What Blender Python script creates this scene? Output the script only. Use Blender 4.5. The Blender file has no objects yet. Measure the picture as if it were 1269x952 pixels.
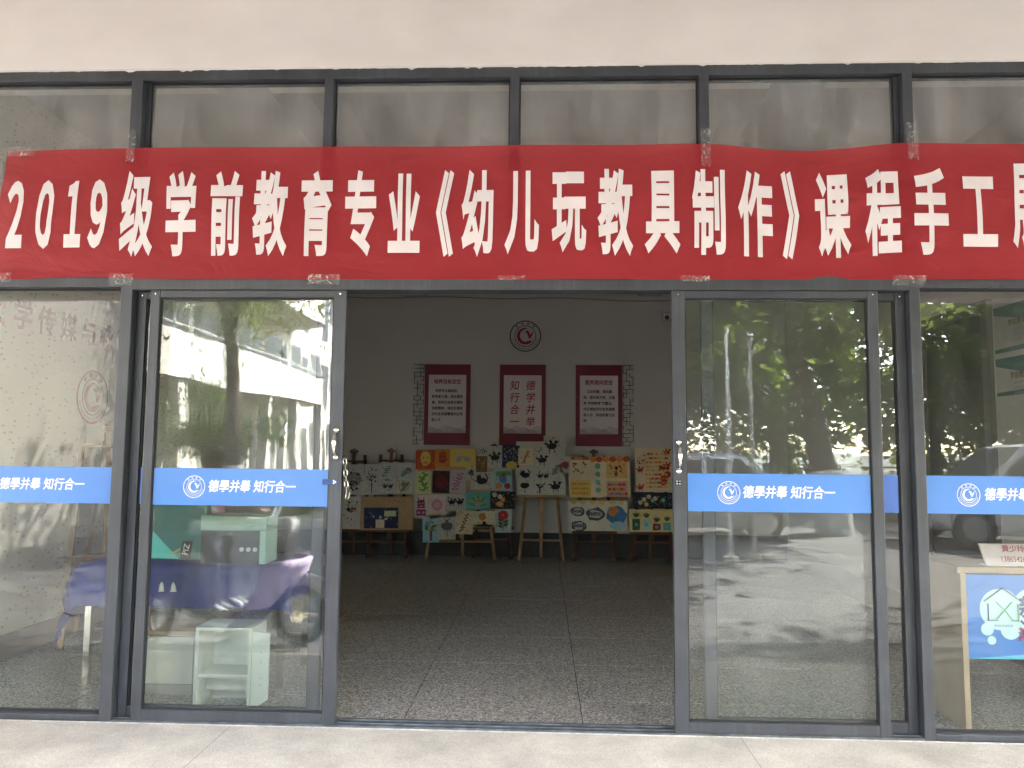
import bpy, bmesh, math, random
import numpy as np
from mathutils import Matrix, Vector
random.seed(7)
sc = bpy.context.scene
C = sc.collection
R = math.radians

# ------------------------------------------------------------------ camera, world, sun, exposure
def set_camera():
    pitch, yaw, roll = R(4.83), R(2.25), R(.52)
    fwd = Vector((-math.sin(yaw)*math.cos(pitch), math.cos(yaw)*math.cos(pitch), math.sin(pitch)))
    right = Vector((math.cos(yaw), math.sin(yaw), 0)); up = right.cross(fwd)
    r = math.cos(roll)*right + math.sin(roll)*up
    u = -math.sin(roll)*right + math.cos(roll)*up
    cam = bpy.data.cameras.new('camera'); o = bpy.data.objects.new('camera', cam); C.objects.link(o)
    m = Matrix((( r.x, u.x, -fwd.x, 0), (r.y, u.y, -fwd.y, -3.93), (r.z, u.z, -fwd.z, 1.398), (0, 0, 0, 1)))
    o.matrix_world = m
    cam.sensor_width = 36; cam.lens = 26.95; cam.clip_end = 800; cam.clip_start = .05
    sc.camera = o
set_camera()
SUN = Vector((.60, -.50, .62)).normalized()
w = bpy.data.worlds.new('World'); sc.world = w; w.use_nodes = True
wn = w.node_tree
sky = wn.nodes.new('ShaderNodeTexSky'); sky.sky_type = 'NISHITA'; sky.sun_disc = False
sky.sun_elevation = math.asin(SUN.z); sky.sun_rotation = math.atan2(SUN.x, SUN.y)
sky.dust_density = 1.5; sky.air_density = .8
wn.links.new(sky.outputs[0], wn.nodes['Background'].inputs[0])
wn.nodes['Background'].inputs[1].default_value = .15
sl = bpy.data.lights.new('sun', 'SUN'); sl.energy = 2.6; sl.angle = R(.55); sl.color = (1, .95, .88)
so = bpy.data.objects.new('sun', sl); C.objects.link(so)
so.rotation_euler = (-SUN).to_track_quat('-Z', 'Y').to_euler(); so.location = (8, -8, 14)
vs = sc.view_settings; vs.view_transform = 'Standard'; vs.look = 'None'; vs.gamma = 1; vs.exposure = 5.0
cy = sc.cycles; cy.max_bounces = 12; cy.diffuse_bounces = 6; cy.glossy_bounces = 4
cy.transparent_max_bounces = 48; cy.caustics_reflective = False; cy.caustics_refractive = False
cy.sample_clamp_indirect = 6

# ------------------------------------------------------------------ materials
def lin(r, g, b):
    f = lambda c: c/12.92 if c <= .04045 else ((c+.055)/1.055)**2.4
    return (f(r/255), f(g/255), f(b/255))
MATS = {}
def M(name, col, rough=.6, col2=None, scale=6., bump=0., bscale=80., metal=0., spec=.4, detail=5., lo=.35, hi=.65):
    if name in MATS: return MATS[name]
    m = bpy.data.materials.new(name); m.use_nodes = True; nt = m.node_tree
    b = nt.nodes['Principled BSDF']
    b.inputs['Roughness'].default_value = rough; b.inputs['Metallic'].default_value = metal
    b.inputs['Specular IOR Level'].default_value = spec
    tc = nt.nodes.new('ShaderNodeTexCoord')
    if col2 is None: col2 = tuple(c*.9 for c in col)
    n = nt.nodes.new('ShaderNodeTexNoise'); n.inputs['Scale'].default_value = scale; n.inputs['Detail'].default_value = detail
    nt.links.new(tc.outputs['Object'], n.inputs['Vector'])
    cr = nt.nodes.new('ShaderNodeValToRGB')
    cr.color_ramp.elements[0].position = lo; cr.color_ramp.elements[1].position = hi
    cr.color_ramp.elements[0].color = (*col2, 1); cr.color_ramp.elements[1].color = (*col, 1)
    nt.links.new(n.outputs['Fac'], cr.inputs[0]); nt.links.new(cr.outputs[0], b.inputs['Base Color'])
    if bump:
        n2 = nt.nodes.new('ShaderNodeTexNoise'); n2.inputs['Scale'].default_value = bscale; n2.inputs['Detail'].default_value = 6
        nt.links.new(tc.outputs['Object'], n2.inputs['Vector'])
        bp = nt.nodes.new('ShaderNodeBump'); bp.inputs['Strength'].default_value = bump; bp.inputs['Distance'].default_value = .01
        nt.links.new(n2.outputs['Fac'], bp.inputs['Height']); nt.links.new(bp.outputs[0], b.inputs['Normal'])
    MATS[name] = m
    return m

def glass_mat(name, f0=.045, dust=.018, tint=(.925, .95, .935), wave=.08, wscale=2.2, lines=0.):
    m = bpy.data.materials.new(name); m.use_nodes = True; nt = m.node_tree; N = nt.nodes; L = nt.links
    N.remove(N['Principled BSDF']); out = N['Material Output']
    tc = N.new('ShaderNodeTexCoord')
    nz = N.new('ShaderNodeTexNoise'); nz.inputs['Scale'].default_value = wscale; nz.inputs['Detail'].default_value = 2
    L.new(tc.outputs['Object'], nz.inputs['Vector'])
    bp = N.new('ShaderNodeBump'); bp.inputs['Strength'].default_value = wave; bp.inputs['Distance'].default_value = .012
    L.new(nz.outputs['Fac'], bp.inputs['Height'])
    lw = N.new('ShaderNodeLayerWeight'); lw.inputs['Blend'].default_value = .5
    pw = N.new('ShaderNodeMath'); pw.operation = 'POWER'; pw.inputs[1].default_value = 5
    L.new(lw.outputs['Facing'], pw.inputs[0])
    mr = N.new('ShaderNodeMapRange'); mr.inputs['To Min'].default_value = f0; mr.inputs['To Max'].default_value = 1
    L.new(pw.outputs[0], mr.inputs['Value'])
    gl = N.new('ShaderNodeBsdfGlossy'); gl.inputs['Roughness'].default_value = .004; L.new(bp.outputs[0], gl.inputs['Normal'])
    tr = N.new('ShaderNodeBsdfTransparent'); tr.inputs[0].default_value = (*tint, 1)
    mx = N.new('ShaderNodeMixShader'); L.new(mr.outputs[0], mx.inputs[0]); L.new(tr.outputs[0], mx.inputs[1]); L.new(gl.outputs[0], mx.inputs[2])
    df = N.new('ShaderNodeBsdfDiffuse'); df.inputs[0].default_value = (.75, .735, .72, 1)
    n2 = N.new('ShaderNodeTexNoise'); n2.inputs['Scale'].default_value = 3.5; n2.inputs['Detail'].default_value = 7
    mp = N.new('ShaderNodeMapping'); mp.inputs['Scale'].default_value = (1.6, 1, .6); L.new(tc.outputs['Object'], mp.inputs[0]); L.new(mp.outputs[0], n2.inputs['Vector'])
    m2 = N.new('ShaderNodeMapRange'); m2.inputs['From Min'].default_value = .35; m2.inputs['From Max'].default_value = .75
    m2.inputs['To Min'].default_value = dust*.4; m2.inputs['To Max'].default_value = dust*2
    L.new(n2.outputs['Fac'], m2.inputs['Value'])
    mx2 = N.new('ShaderNodeMixShader'); L.new(m2.outputs[0], mx2.inputs[0]); L.new(mx.outputs[0], mx2.inputs[1]); L.new(df.outputs[0], mx2.inputs[2])
    L.new(mx2.outputs[0], out.inputs[0]); MATS[name] = m
    return m

def terrazzo(name):
    m = bpy.data.materials.new(name); m.use_nodes = True; nt = m.node_tree; N = nt.nodes; L = nt.links; b = N['Principled BSDF']
    tc = N.new('ShaderNodeTexCoord'); g = N.new('ShaderNodeNewGeometry')
    v = N.new('ShaderNodeTexVoronoi'); v.inputs['Scale'].default_value = 125; L.new(g.outputs['Position'], v.inputs['Vector'])
    sp = N.new('ShaderNodeSeparateColor'); L.new(v.outputs['Color'], sp.inputs[0])
    cr = N.new('ShaderNodeValToRGB'); e = cr.color_ramp.elements
    e[0].position = 0; e[0].color = (.07, .067, .06, 1); e[1].position = 1; e[1].color = (.46, .43, .37, 1)
    for p, c in ((.25, (.11, .105, .10)), (.42, (.21, .20, .18)), (.8, (.28, .265, .235))):
        k = e.new(p); k.color = (*c, 1)
    L.new(sp.outputs[0], cr.inputs[0])
    n = N.new('ShaderNodeTexNoise'); n.inputs['Scale'].default_value = 1.3; n.inputs['Detail'].default_value = 5; L.new(g.outputs['Position'], n.inputs['Vector'])
    mr = N.new('ShaderNodeMapRange'); mr.inputs['To Min'].default_value = 1.1; mr.inputs['To Max'].default_value = 1.75; L.new(n.outputs['Fac'], mr.inputs['Value'])
    hs = N.new('ShaderNodeHueSaturation'); L.new(cr.outputs[0], hs.inputs['Color']); L.new(mr.outputs[0], hs.inputs['Value'])
    L.new(hs.outputs[0], b.inputs['Base Color'])
    m3 = N.new('ShaderNodeMapRange'); m3.inputs['To Min'].default_value = .35; m3.inputs['To Max'].default_value = .6; L.new(n.outputs['Fac'], m3.inputs['Value'])
    L.new(m3.outputs[0], b.inputs['Roughness']); b.inputs['Specular IOR Level'].default_value = .35
    MATS[name] = m
    return m

def cloth_red():
    m = bpy.data.materials.new('banner_red'); m.use_nodes = True; nt = m.node_tree; N = nt.nodes; L = nt.links
    b = N['Principled BSDF']; out = N['Material Output']
    b.inputs['Base Color'].default_value = (.58, .045, .058, 1); b.inputs['Roughness'].default_value = .48; b.inputs['Specular IOR Level'].default_value = .3
    tc = N.new('ShaderNodeTexCoord'); n = N.new('ShaderNodeTexNoise'); n.inputs['Scale'].default_value = 3.2; n.inputs['Detail'].default_value = 4
    n.inputs['Distortion'].default_value = 1.0
    mp = N.new('ShaderNodeMapping'); mp.inputs['Scale'].default_value = (1, 1, 1.6); mp.inputs['Rotation'].default_value = (0, .6, 0)
    L.new(tc.outputs['Object'], mp.inputs[0]); L.new(mp.outputs[0], n.inputs['Vector'])
    bp = N.new('ShaderNodeBump'); bp.inputs['Strength'].default_value = .6; bp.inputs['Distance'].default_value = .06
    L.new(n.outputs['Fac'], bp.inputs['Height']); L.new(bp.outputs[0], b.inputs['Normal'])
    tl = N.new('ShaderNodeBsdfTranslucent'); tl.inputs[0].default_value = (.6, .05, .06, 1)
    mx = N.new('ShaderNodeMixShader'); mx.inputs[0].default_value = .18; L.new(b.outputs[0], mx.inputs[1]); L.new(tl.outputs[0], mx.inputs[2])
    tr = N.new('ShaderNodeBsdfTransparent'); tr.inputs[0].default_value = (1, .42, .42, 1)
    mx2 = N.new('ShaderNodeMixShader'); mx2.inputs[0].default_value = .40; L.new(mx.outputs[0], mx2.inputs[1]); L.new(tr.outputs[0], mx2.inputs[2])
    L.new(mx2.outputs[0], out.inputs[0]); MATS['banner_red'] = m
    return m

def tape_mat():
    m = bpy.data.materials.new('clear_tape'); m.use_nodes = True; nt = m.node_tree; N = nt.nodes; L = nt.links
    b = N['Principled BSDF']; out = N['Material Output']; b.inputs['Base Color'].default_value = (.62, .60, .57, 1); b.inputs['Roughness'].default_value = .12
    tc = N.new('ShaderNodeTexCoord'); n = N.new('ShaderNodeTexNoise'); n.inputs['Scale'].default_value = 22; n.inputs['Distortion'].default_value = 2.5
    L.new(tc.outputs['Object'], n.inputs['Vector'])
    bp = N.new('ShaderNodeBump'); bp.inputs['Strength'].default_value = .9; L.new(n.outputs['Fac'], bp.inputs['Height']); L.new(bp.outputs[0], b.inputs['Normal'])
    tr = N.new('ShaderNodeBsdfTransparent'); mx = N.new('ShaderNodeMixShader')
    cr = N.new('ShaderNodeMapRange'); cr.inputs['From Min'].default_value = .50; cr.inputs['From Max'].default_value = .72; cr.inputs['To Min'].default_value = .10; cr.inputs['To Max'].default_value = .6
    L.new(n.outputs['Fac'], cr.inputs['Value']); L.new(cr.outputs[0], mx.inputs[0])
    L.new(tr.outputs[0], mx.inputs[1]); L.new(b.outputs[0], mx.inputs[2]); L.new(mx.outputs[0], out.inputs[0]); MATS['clear_tape'] = m
    return m

def leaf_mat(name, c1, c2, trans):
    m = bpy.data.materials.new(name); m.use_nodes = True; nt = m.node_tree; N = nt.nodes; L = nt.links
    b = N['Principled BSDF']; out = N['Material Output']; b.inputs['Roughness'].default_value = .55; b.inputs['Specular IOR Level'].default_value = .3
    g = N.new('ShaderNodeNewGeometry'); cr = N.new('ShaderNodeValToRGB')
    cr.color_ramp.elements[0].color = (*c1, 1); cr.color_ramp.elements[1].color = (*c2, 1)
    L.new(g.outputs['Random Per Island'], cr.inputs[0]); L.new(cr.outputs[0], b.inputs['Base Color'])
    tl = N.new('ShaderNodeBsdfTranslucent'); tl.inputs[0].default_value = (*trans, 1)
    mx = N.new('ShaderNodeMixShader'); mx.inputs[0].default_value = .5; L.new(b.outputs[0], mx.inputs[1]); L.new(tl.outputs[0], mx.inputs[2])
    L.new(mx.outputs[0], out.inputs[0]); MATS[name] = m
    return m

frame = M('grey_aluminium', (.058, .064, .073), .42, (.041, .045, .052), 4, .06, 160, 0, .5, detail=10)
frame_d = M('grey_aluminium_gasket', (.02, .02, .022), .6)
plaster = M('cream_plaster', (.81, .765, .72), .85, (.74, .695, .65), 1.1, .22, 5, detail=9)
def streaks(m, sc_, lo, hi, a, b):
    nt = m.node_tree; N = nt.nodes; L = nt.links; bs = N['Principled BSDF']; src = bs.inputs['Base Color'].links[0].from_socket
    g = N.new('ShaderNodeNewGeometry'); mp = N.new('ShaderNodeMapping'); mp.inputs['Scale'].default_value = sc_; L.new(g.outputs['Position'], mp.inputs[0])
    n = N.new('ShaderNodeTexNoise'); n.inputs['Scale'].default_value = 1; n.inputs['Detail'].default_value = 9; n.inputs['Roughness'].default_value = .6; L.new(mp.outputs[0], n.inputs['Vector'])
    r = N.new('ShaderNodeMapRange'); r.inputs['From Min'].default_value = lo; r.inputs['From Max'].default_value = hi; r.inputs['To Min'].default_value = a; r.inputs['To Max'].default_value = b; L.new(n.outputs['Fac'], r.inputs['Value'])
    h = N.new('ShaderNodeHueSaturation'); L.new(src, h.inputs['Color']); L.new(r.outputs[0], h.inputs['Value']); L.new(h.outputs[0], bs.inputs['Base Color'])
streaks(plaster, (1.6, 1.6, 3.5), .35, .7, .94, 1.03); streaks(frame, (60, 60, 2.5), .5, .8, 1.0, 1.45)
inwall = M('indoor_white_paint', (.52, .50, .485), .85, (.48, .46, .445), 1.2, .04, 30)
wallpaper = None
def concrete_mat():
    m = bpy.data.materials.new('porch_concrete'); m.use_nodes = True; nt = m.node_tree; N = nt.nodes; L = nt.links; b = N['Principled BSDF']
    g = N.new('ShaderNodeNewGeometry'); cols = []
    cr = N.new('ShaderNodeValToRGB'); n1 = N.new('ShaderNodeTexNoise'); n1.inputs['Scale'].default_value = 2.6; n1.inputs['Detail'].default_value = 8; n1.inputs['Roughness'].default_value = .65
    cr.color_ramp.elements[0].position = .32; cr.color_ramp.elements[0].color = (.45,.41,.345,1); cr.color_ramp.elements[1].position = .66; cr.color_ramp.elements[1].color = (.68,.625,.52,1)
    n2 = N.new('ShaderNodeTexNoise'); n2.inputs['Scale'].default_value = 130; n2.inputs['Detail'].default_value = 4; n2.inputs['Roughness'].default_value = .7
    v = N.new('ShaderNodeTexVoronoi'); v.inputs['Scale'].default_value = 190
    for q in (n1, n2, v): L.new(g.outputs['Position'], q.inputs['Vector'])
    L.new(n1.outputs['Fac'], cr.inputs[0]); sp = N.new('ShaderNodeSeparateColor'); L.new(v.outputs['Color'], sp.inputs[0])
    ad = N.new('ShaderNodeMath'); ad.operation = 'MULTIPLY_ADD'; ad.inputs[1].default_value = .5; L.new(sp.outputs[0], ad.inputs[0]); L.new(n2.outputs['Fac'], ad.inputs[2])
    mr = N.new('ShaderNodeMapRange'); mr.inputs['From Min'].default_value = .35; mr.inputs['From Max'].default_value = 1.15; mr.inputs['To Min'].default_value = .78; mr.inputs['To Max'].default_value = 1.2; L.new(ad.outputs[0], mr.inputs['Value'])
    hs = N.new('ShaderNodeHueSaturation'); L.new(cr.outputs[0], hs.inputs['Color']); L.new(mr.outputs[0], hs.inputs['Value']); L.new(hs.outputs[0], b.inputs['Base Color'])
    bp = N.new('ShaderNodeBump'); bp.inputs['Strength'].default_value = .35; bp.inputs['Distance'].default_value = .004; L.new(ad.outputs[0], bp.inputs['Height']); L.new(bp.outputs[0], b.inputs['Normal'])
    b.inputs['Roughness'].default_value = .88; MATS['porch_concrete'] = m
    return m
concrete = concrete_mat()
terr = terrazzo('terrazzo')
joint_m = M('dark_joint', (.03, .029, .027), .8)
glass = glass_mat('clear_glass')
glass_top = glass_mat('transom_glass', dust=.11, wave=.03)
blue = M('strip_blue', (.095, .255, .64), .28, (.088, .24, .61), 3)
white = M('print_white', (.80, .79, .78), .5)
banner_red = cloth_red(); tape = tape_mat()
banner_white = M('banner_white', (.84, .765, .755), .6)
steel = M('polished_steel', (.75, .72, .66), .16, metal=1.)
brass = M('chain_steel', (.42, .40, .34), .35, metal=1.)
maroon = M('poster_maroon', (.19, .022, .04), .6)
paper = M('poster_paper', (.68, .60, .60), .7, (.63, .56, .57), 2)
ink_red = M('ink_red', (.30, .02, .03), .6)
ink_dark = M('ink_dark', (.03, .022, .025), .6)
wood_l = M('easel_pale_wood', (.42, .26, .14), .6, (.30, .18, .09), 9, .1, 60)
wood_d = M('easel_dark_wood', (.13, .055, .032), .55, (.09, .038, .022), 9, .1, 60)
skirt_m = M('dark_skirting', (.022, .020, .020), .5)

# ------------------------------------------------------------------ mesh helpers
WL = {}
class MB:
    def __init__(s): s.v = []; s.f = []; s.m = []
    def add(s, vs, fs, mi=0):
        k = len(s.v); s.v += [tuple(p) for p in vs]; s.f += [tuple(i+k for i in f) for f in fs]; s.m += [mi]*len(fs); return s
    def box(s, x0, x1, y0, y1, z0, z1, mi=0):
        return s.add([(x0,y0,z0),(x1,y0,z0),(x1,y1,z0),(x0,y1,z0),(x0,y0,z1),(x1,y0,z1),(x1,y1,z1),(x0,y1,z1)],
                     [(0,3,2,1),(4,5,6,7),(0,1,5,4),(1,2,6,5),(2,3,7,6),(3,0,4,7)], mi)
    def bar(s, a, b, wx, wy=None, mi=0, up=(0,0,1)):
        a, b = Vector(a), Vector(b); d = (b-a).normalized(); wy = wy or wx
        u = d.cross(Vector(up))
        if u.length < 1e-4: u = d.cross(Vector((1,0,0)))
        u.normalize(); v = u.cross(d)
        P = [p + u*sx*wx/2 + v*sy*wy/2 for p in (a, b) for sx, sy in ((-1,-1),(1,-1),(1,1),(-1,1))]
        return s.add(P, [(0,1,2,3),(7,6,5,4),(0,4,5,1),(1,5,6,2),(2,6,7,3),(3,7,4,0)], mi)
    def tube(s, pts, rs, n=8, mi=0, cap=True):
        pts = [Vector(p) for p in pts]
        if not hasattr(rs, '__len__'): rs = [rs]*len(pts)
        k = len(s.v); prev = None
        for i, p in enumerate(pts):
            d = (pts[min(i+1, len(pts)-1)] - pts[max(i-1, 0)]).normalized()
            if prev is None:
                u = d.cross(Vector((0,0,1)))
                if u.length < 1e-3: u = d.cross(Vector((1,0,0)))
            else: u = prev - d*prev.dot(d)
            u.normalize(); prev = u; v = d.cross(u)
            for j in range(n):
                a = 2*math.pi*j/n; s.v.append(tuple(p + (u*math.cos(a) + v*math.sin(a))*rs[i]))
        for i in range(len(pts)-1):
            for j in range(n):
                s.f.append((k+i*n+j, k+i*n+(j+1)%n, k+(i+1)*n+(j+1)%n, k+(i+1)*n+j)); s.m.append(mi)
        if cap:
            s.f.append(tuple(k+j for j in reversed(range(n)))); s.f.append(tuple(k+(len(pts)-1)*n+j for j in range(n))); s.m += [mi]*2
        return s
    def prism(s, poly, y0, y1, mi=0):           # polygon in x,z extruded along y
        n = len(poly)
        return s.add([(x,y0,z) for x,z in poly]+[(x,y1,z) for x,z in poly],
                     [tuple(range(n)), tuple(range(2*n-1, n-1, -1))]+[(i, i+n, (i+1)%n+n, (i+1)%n) for i in range(n)], mi)
    def poly(s, pts, y, mi=0): return s.add([(x,y,z) for x,z in pts], [tuple(range(len(pts)))], mi)
    def disc(s, cx, cz, r, y, mi=0, n=14, sx=1., sz=1., rot=0., wob=0.):
        pts = []
        for i in range(n):
            a = 2*math.pi*i/n; q = r*(1+wob*random.uniform(-1,1)); x, z = q*sx*math.cos(a), q*sz*math.sin(a)
            pts.append((cx+x*math.cos(rot)-z*math.sin(rot), cz+x*math.sin(rot)+z*math.cos(rot)))
        return s.poly(pts, y, mi)
    def ring(s, cx, cz, r0, r1, y, mi=0, n=40, a0=0., a1=2*math.pi):
        vs = []; fs = []
        for i in range(n+1):
            a = a0+(a1-a0)*i/n
            vs += [(cx+r0*math.cos(a), y, cz+r0*math.sin(a)), (cx+r1*math.cos(a), y, cz+r1*math.sin(a))]
        for i in range(n): fs.append((2*i, 2*i+1, 2*i+3, 2*i+2))
        return s.add(vs, fs, mi)
    def mesh(s, name, mats):
        me = bpy.data.meshes.new(name); me.from_pydata(s.v, [], s.f)
        for m in (mats if isinstance(mats, (list, tuple)) else [mats]): me.materials.append(m)
        if any(s.m): me.polygons.foreach_set('material_index', s.m)
        me.update(); return me
def link(name, me, parent=None, loc=(0,0,0), rot=None, bevel=0, smooth=False):
    o = bpy.data.objects.new(name, me); C.objects.link(o)
    L = Vector(loc); WL[o.name] = L
    if parent is not None:
        o.parent = parent; o.location = L - WL[parent.name]
    else: o.location = L
    if rot: o.rotation_euler = rot
    if bevel:
        b = o.modifiers.new('bevel', 'BEVEL'); b.width = bevel; b.segments = 2; b.limit_method = 'ANGLE'
    if smooth and me:
        me.polygons.foreach_set('use_smooth', [True]*len(me.polygons))
    return o
def obj(name, mb, mats, parent=None, loc=(0,0,0), rot=None, bevel=0, smooth=False):
    return link(name, mb.mesh(name, mats), parent, loc, rot, bevel, smooth)
def tag(o, label=None, cat=None, group=None, kind=None):
    if label: o['label'] = label
    if cat: o['category'] = cat
    if group: o['group'] = group
    if kind: o['kind'] = kind
    return o
def thing(name, label, cat, loc=(0,0,0), group=None):
    return tag(link(name, None, None, loc), label, cat, group, 'thing')
def struct(name, mb, mats, **k): return tag(obj(name, mb, mats, **k), kind='structure')
def copy_tree(o, parent=None):
    c = o.copy(); C.objects.link(c); WL[c.name] = WL.get(o.name, Vector()).copy()
    if parent is not None:
        c.parent = parent
    for ch in list(o.children): copy_tree(ch, c)
    return c
FACE_CAM = (R(90), 0, 0); FACE_RIGHT = (R(90), 0, R(90)); FACE_LEFT = (R(90), 0, R(-90))
_tx = {}
def text_mesh(body, bold=0., sx=1., sy=1., align='CENTER', mat=None, spacing=1.0, line=1.0, skew=0.):
    cu = bpy.data.curves.new('lettering', 'FONT'); cu.body = body; cu.align_x = align; cu.align_y = 'CENTER'
    cu.space_character = spacing; cu.space_line = line; cu.shear = skew; cu.resolution_u = 3
    if bold: cu.bevel_depth = bold; cu.bevel_resolution = 0
    t = bpy.data.objects.new('t', cu); C.objects.link(t)
    dg = bpy.context.evaluated_depsgraph_get(); dg.update()
    me = bpy.data.meshes.new_from_object(t.evaluated_get(dg)); bpy.data.objects.remove(t); bpy.data.curves.remove(cu)
    if bold:
        bm = bmesh.new(); bm.from_mesh(me); bm.normal_update()
        bmesh.ops.delete(bm, geom=[f for f in bm.faces if f.normal.z < .05], context='FACES'); bm.to_mesh(me); bm.free()
    me.polygons.foreach_set('use_smooth', [False]*len(me.polygons))
    n = len(me.vertices); co = np.empty(n*3, 'f'); me.vertices.foreach_get('co', co); co = co.reshape(-1, 3)
    co[:, 0] *= sx; co[:, 1] *= sy; co[:, 2] *= .004*sy
    me.vertices.foreach_set('co', co.ravel()); me.materials.clear(); me.materials.append(mat); me.update()
    return me, co
def lettering(body, mat, parent, loc, h, sx=1., bold=0., rot=FACE_CAM, align='CENTER', name='lettering', **k):
    me, co = text_mesh(body, bold, h*sx, h, align, mat, **k)
    return link(name, me, parent, loc, rot)

# ------------------------------------------------------------------ setting: ground, porch, room
plaza_z = -.12
struct('ground', MB().add([(-400,-400,-.16),(400,-400,-.16),(400,60,-.16),(-400,60,-.16)], [(0,1,2,3)]), M('far_ground', (.20,.19,.16), .95, (.13,.14,.09), .4))
plaza = struct('plaza_paving', MB().box(-20, 22, -21, -1.32, -.5, plaza_z-.006), M('plaza_joint', (.07,.065,.06), .95))
slab_cols = [M('paver_%d' % i, c, .9, tuple(x*.8 for x in c), 5, .2, 90) for i, c in enumerate([(.10,.098,.095), (.085,.083,.081), (.118,.114,.108)])]
s = .58; sm = [MB().box(-s/2+.006, s/2-.006, -s/2+.006, s/2-.006, -.02, 0).mesh('paving_slab', m) for m in slab_cols]
cnt = 0
ca, sa = math.cos(R(38)), math.sin(R(38)); cells = []
for i in range(-40, 41):
    for j in range(-40, 41):
        x = 2.2 + (i*ca - j*sa)*s; y = -4.8 + (i*sa + j*ca)*s
        if -11 < x < 14 and -16 < y < -1.75: cells.append((abs(x-2.4)*.8+abs(y+3.5), x, y))
cells.sort(); far = MB(); rr = random.Random(3)
for k, (d, x, y) in enumerate(cells):
    if k < 290:
        o = link('paving_slab', rr.choice(sm), plaza, (x, y, plaza_z+rr.uniform(-.002,.003)), (0, 0, R(38)))
    else:
        h = s/2-.006; z = plaza_z
        P = [(x+(a*ca-b*sa)*h, y+(a*sa+b*ca)*h, z) for a, b in ((-1,-1),(1,-1),(1,1),(-1,1))]
        far.add(P+[(p[0],p[1],z-.02) for p in P], [(0,1,2,3),(0,4,5,1),(1,5,6,2),(2,6,7,3),(3,7,4,0)], rr.randrange(3))
tag(obj('paving_slabs_beyond', far, slab_cols, plaza), kind='stuff')
porch = struct('porch_floor', MB().box(-9, 9, -1.32, .01, -.5, 0), concrete, bevel=.012)
for x in (-1.55, .98, 3.6): obj('floor_joint', MB().box(x-.0015, x+.0015, -1.3, .0, -.01, .0006), M('hairline_joint', (.30,.28,.24), .9), porch)
struct('road', MB().box(-60, 60, -60, -21.02, -.5, -.135), M('asphalt', (.055,.055,.056), .9, (.045,.045,.046), 4, .2, 120))
# indoor floor, one slab per terrazzo tile
room = (-3.5, 3.19, .10, 6.2); ceil_z = 3.75
floor = struct('floor', MB().box(room[0]-.1, room[1]+.1, .02, room[3]+.1, -.3, -.006), joint_m)
tw, td = .925, .722
tmesh = {}
for i in range(-4, 5):
    for j in range(-1, 9):
        x0, x1 = max(-.705+i*tw, room[0]), min(-.705+(i+1)*tw, room[1]); y0, y1 = max(.49+j*td, .035), min(.49+(j+1)*td, room[3])
        if x1-x0 < .03 or y1-y0 < .03: continue
        k = (round(x1-x0,3), round(y1-y0,3))
        if k not in tmesh: tmesh[k] = MB().box(-k[0]/2+.0028, k[0]/2-.0028, -k[1]/2+.0038, k[1]/2-.0038, -.02, 0).mesh('floor_tile', terr)
        link('floor_tile', tmesh[k], floor, ((x0+x1)/2, (y0+y1)/2, random.uniform(-.0008,.0008)))
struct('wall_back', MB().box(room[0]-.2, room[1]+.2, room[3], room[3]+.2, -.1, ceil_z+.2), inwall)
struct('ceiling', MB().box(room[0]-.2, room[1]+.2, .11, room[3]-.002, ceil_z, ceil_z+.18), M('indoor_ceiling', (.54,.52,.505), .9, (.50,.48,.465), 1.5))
for x in (-1.72, 1.42):
    struct('ceiling_beam', MB().box(x-.15, x+.15, .112, room[3]-.004, ceil_z-.32, ceil_z+.002), MATS['indoor_ceiling'])
def paper_mat():
    m = bpy.data.materials.new('patterned_wallpaper'); m.use_nodes = True; nt = m.node_tree; N = nt.nodes; L = nt.links; b = N['Principled BSDF']
    tc = N.new('ShaderNodeTexCoord'); mp = N.new('ShaderNodeMapping'); mp.inputs['Scale'].default_value = (13, 13, 26); L.new(tc.outputs['Object'], mp.inputs[0])
    v = N.new('ShaderNodeTexVoronoi'); v.inputs['Scale'].default_value = 1; v.inputs['Randomness'].default_value = .75; L.new(mp.outputs[0], v.inputs['Vector'])
    n = N.new('ShaderNodeTexNoise'); n.inputs['Scale'].default_value = 40; L.new(tc.outputs['Object'], n.inputs['Vector'])
    ad = N.new('ShaderNodeMath'); ad.operation = 'MULTIPLY_ADD'; ad.inputs[1].default_value = .35; L.new(n.outputs['Fac'], ad.inputs[0]); L.new(v.outputs['Distance'], ad.inputs[2])
    cr = N.new('ShaderNodeValToRGB'); cr.color_ramp.elements[0].position = .30; cr.color_ramp.elements[0].color = (.50,.48,.43,1)
    cr.color_ramp.elements[1].position = .42; cr.color_ramp.elements[1].color = (.82,.775,.69,1); L.new(ad.outputs[0], cr.inputs[0])
    L.new(cr.outputs[0], b.inputs['Base Color']); b.inputs['Roughness'].default_value = .8
    return m
struct('wall_left', MB().box(room[0]-.2, room[0], .11, room[3]-.002, -.1, ceil_z-.002), paper_mat())
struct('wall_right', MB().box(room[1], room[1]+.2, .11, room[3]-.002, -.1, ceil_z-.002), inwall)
struct('skirting_back', MB().box(room[0]+.02, room[1]-.02, room[3]-.015, room[3]+.01, .001, .31), skirt_m)
struct('skirting_left', MB().box(room[0]-.01, room[0]+.014, .14, room[3]-.02, .001, .16), M('brown_skirting', (.20,.165,.13), .6))
struct('skirting_right', MB().box(room[1]-.014, room[1]+.01, .14, room[3]-.02, .001, .16), MATS['brown_skirting'])

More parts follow.
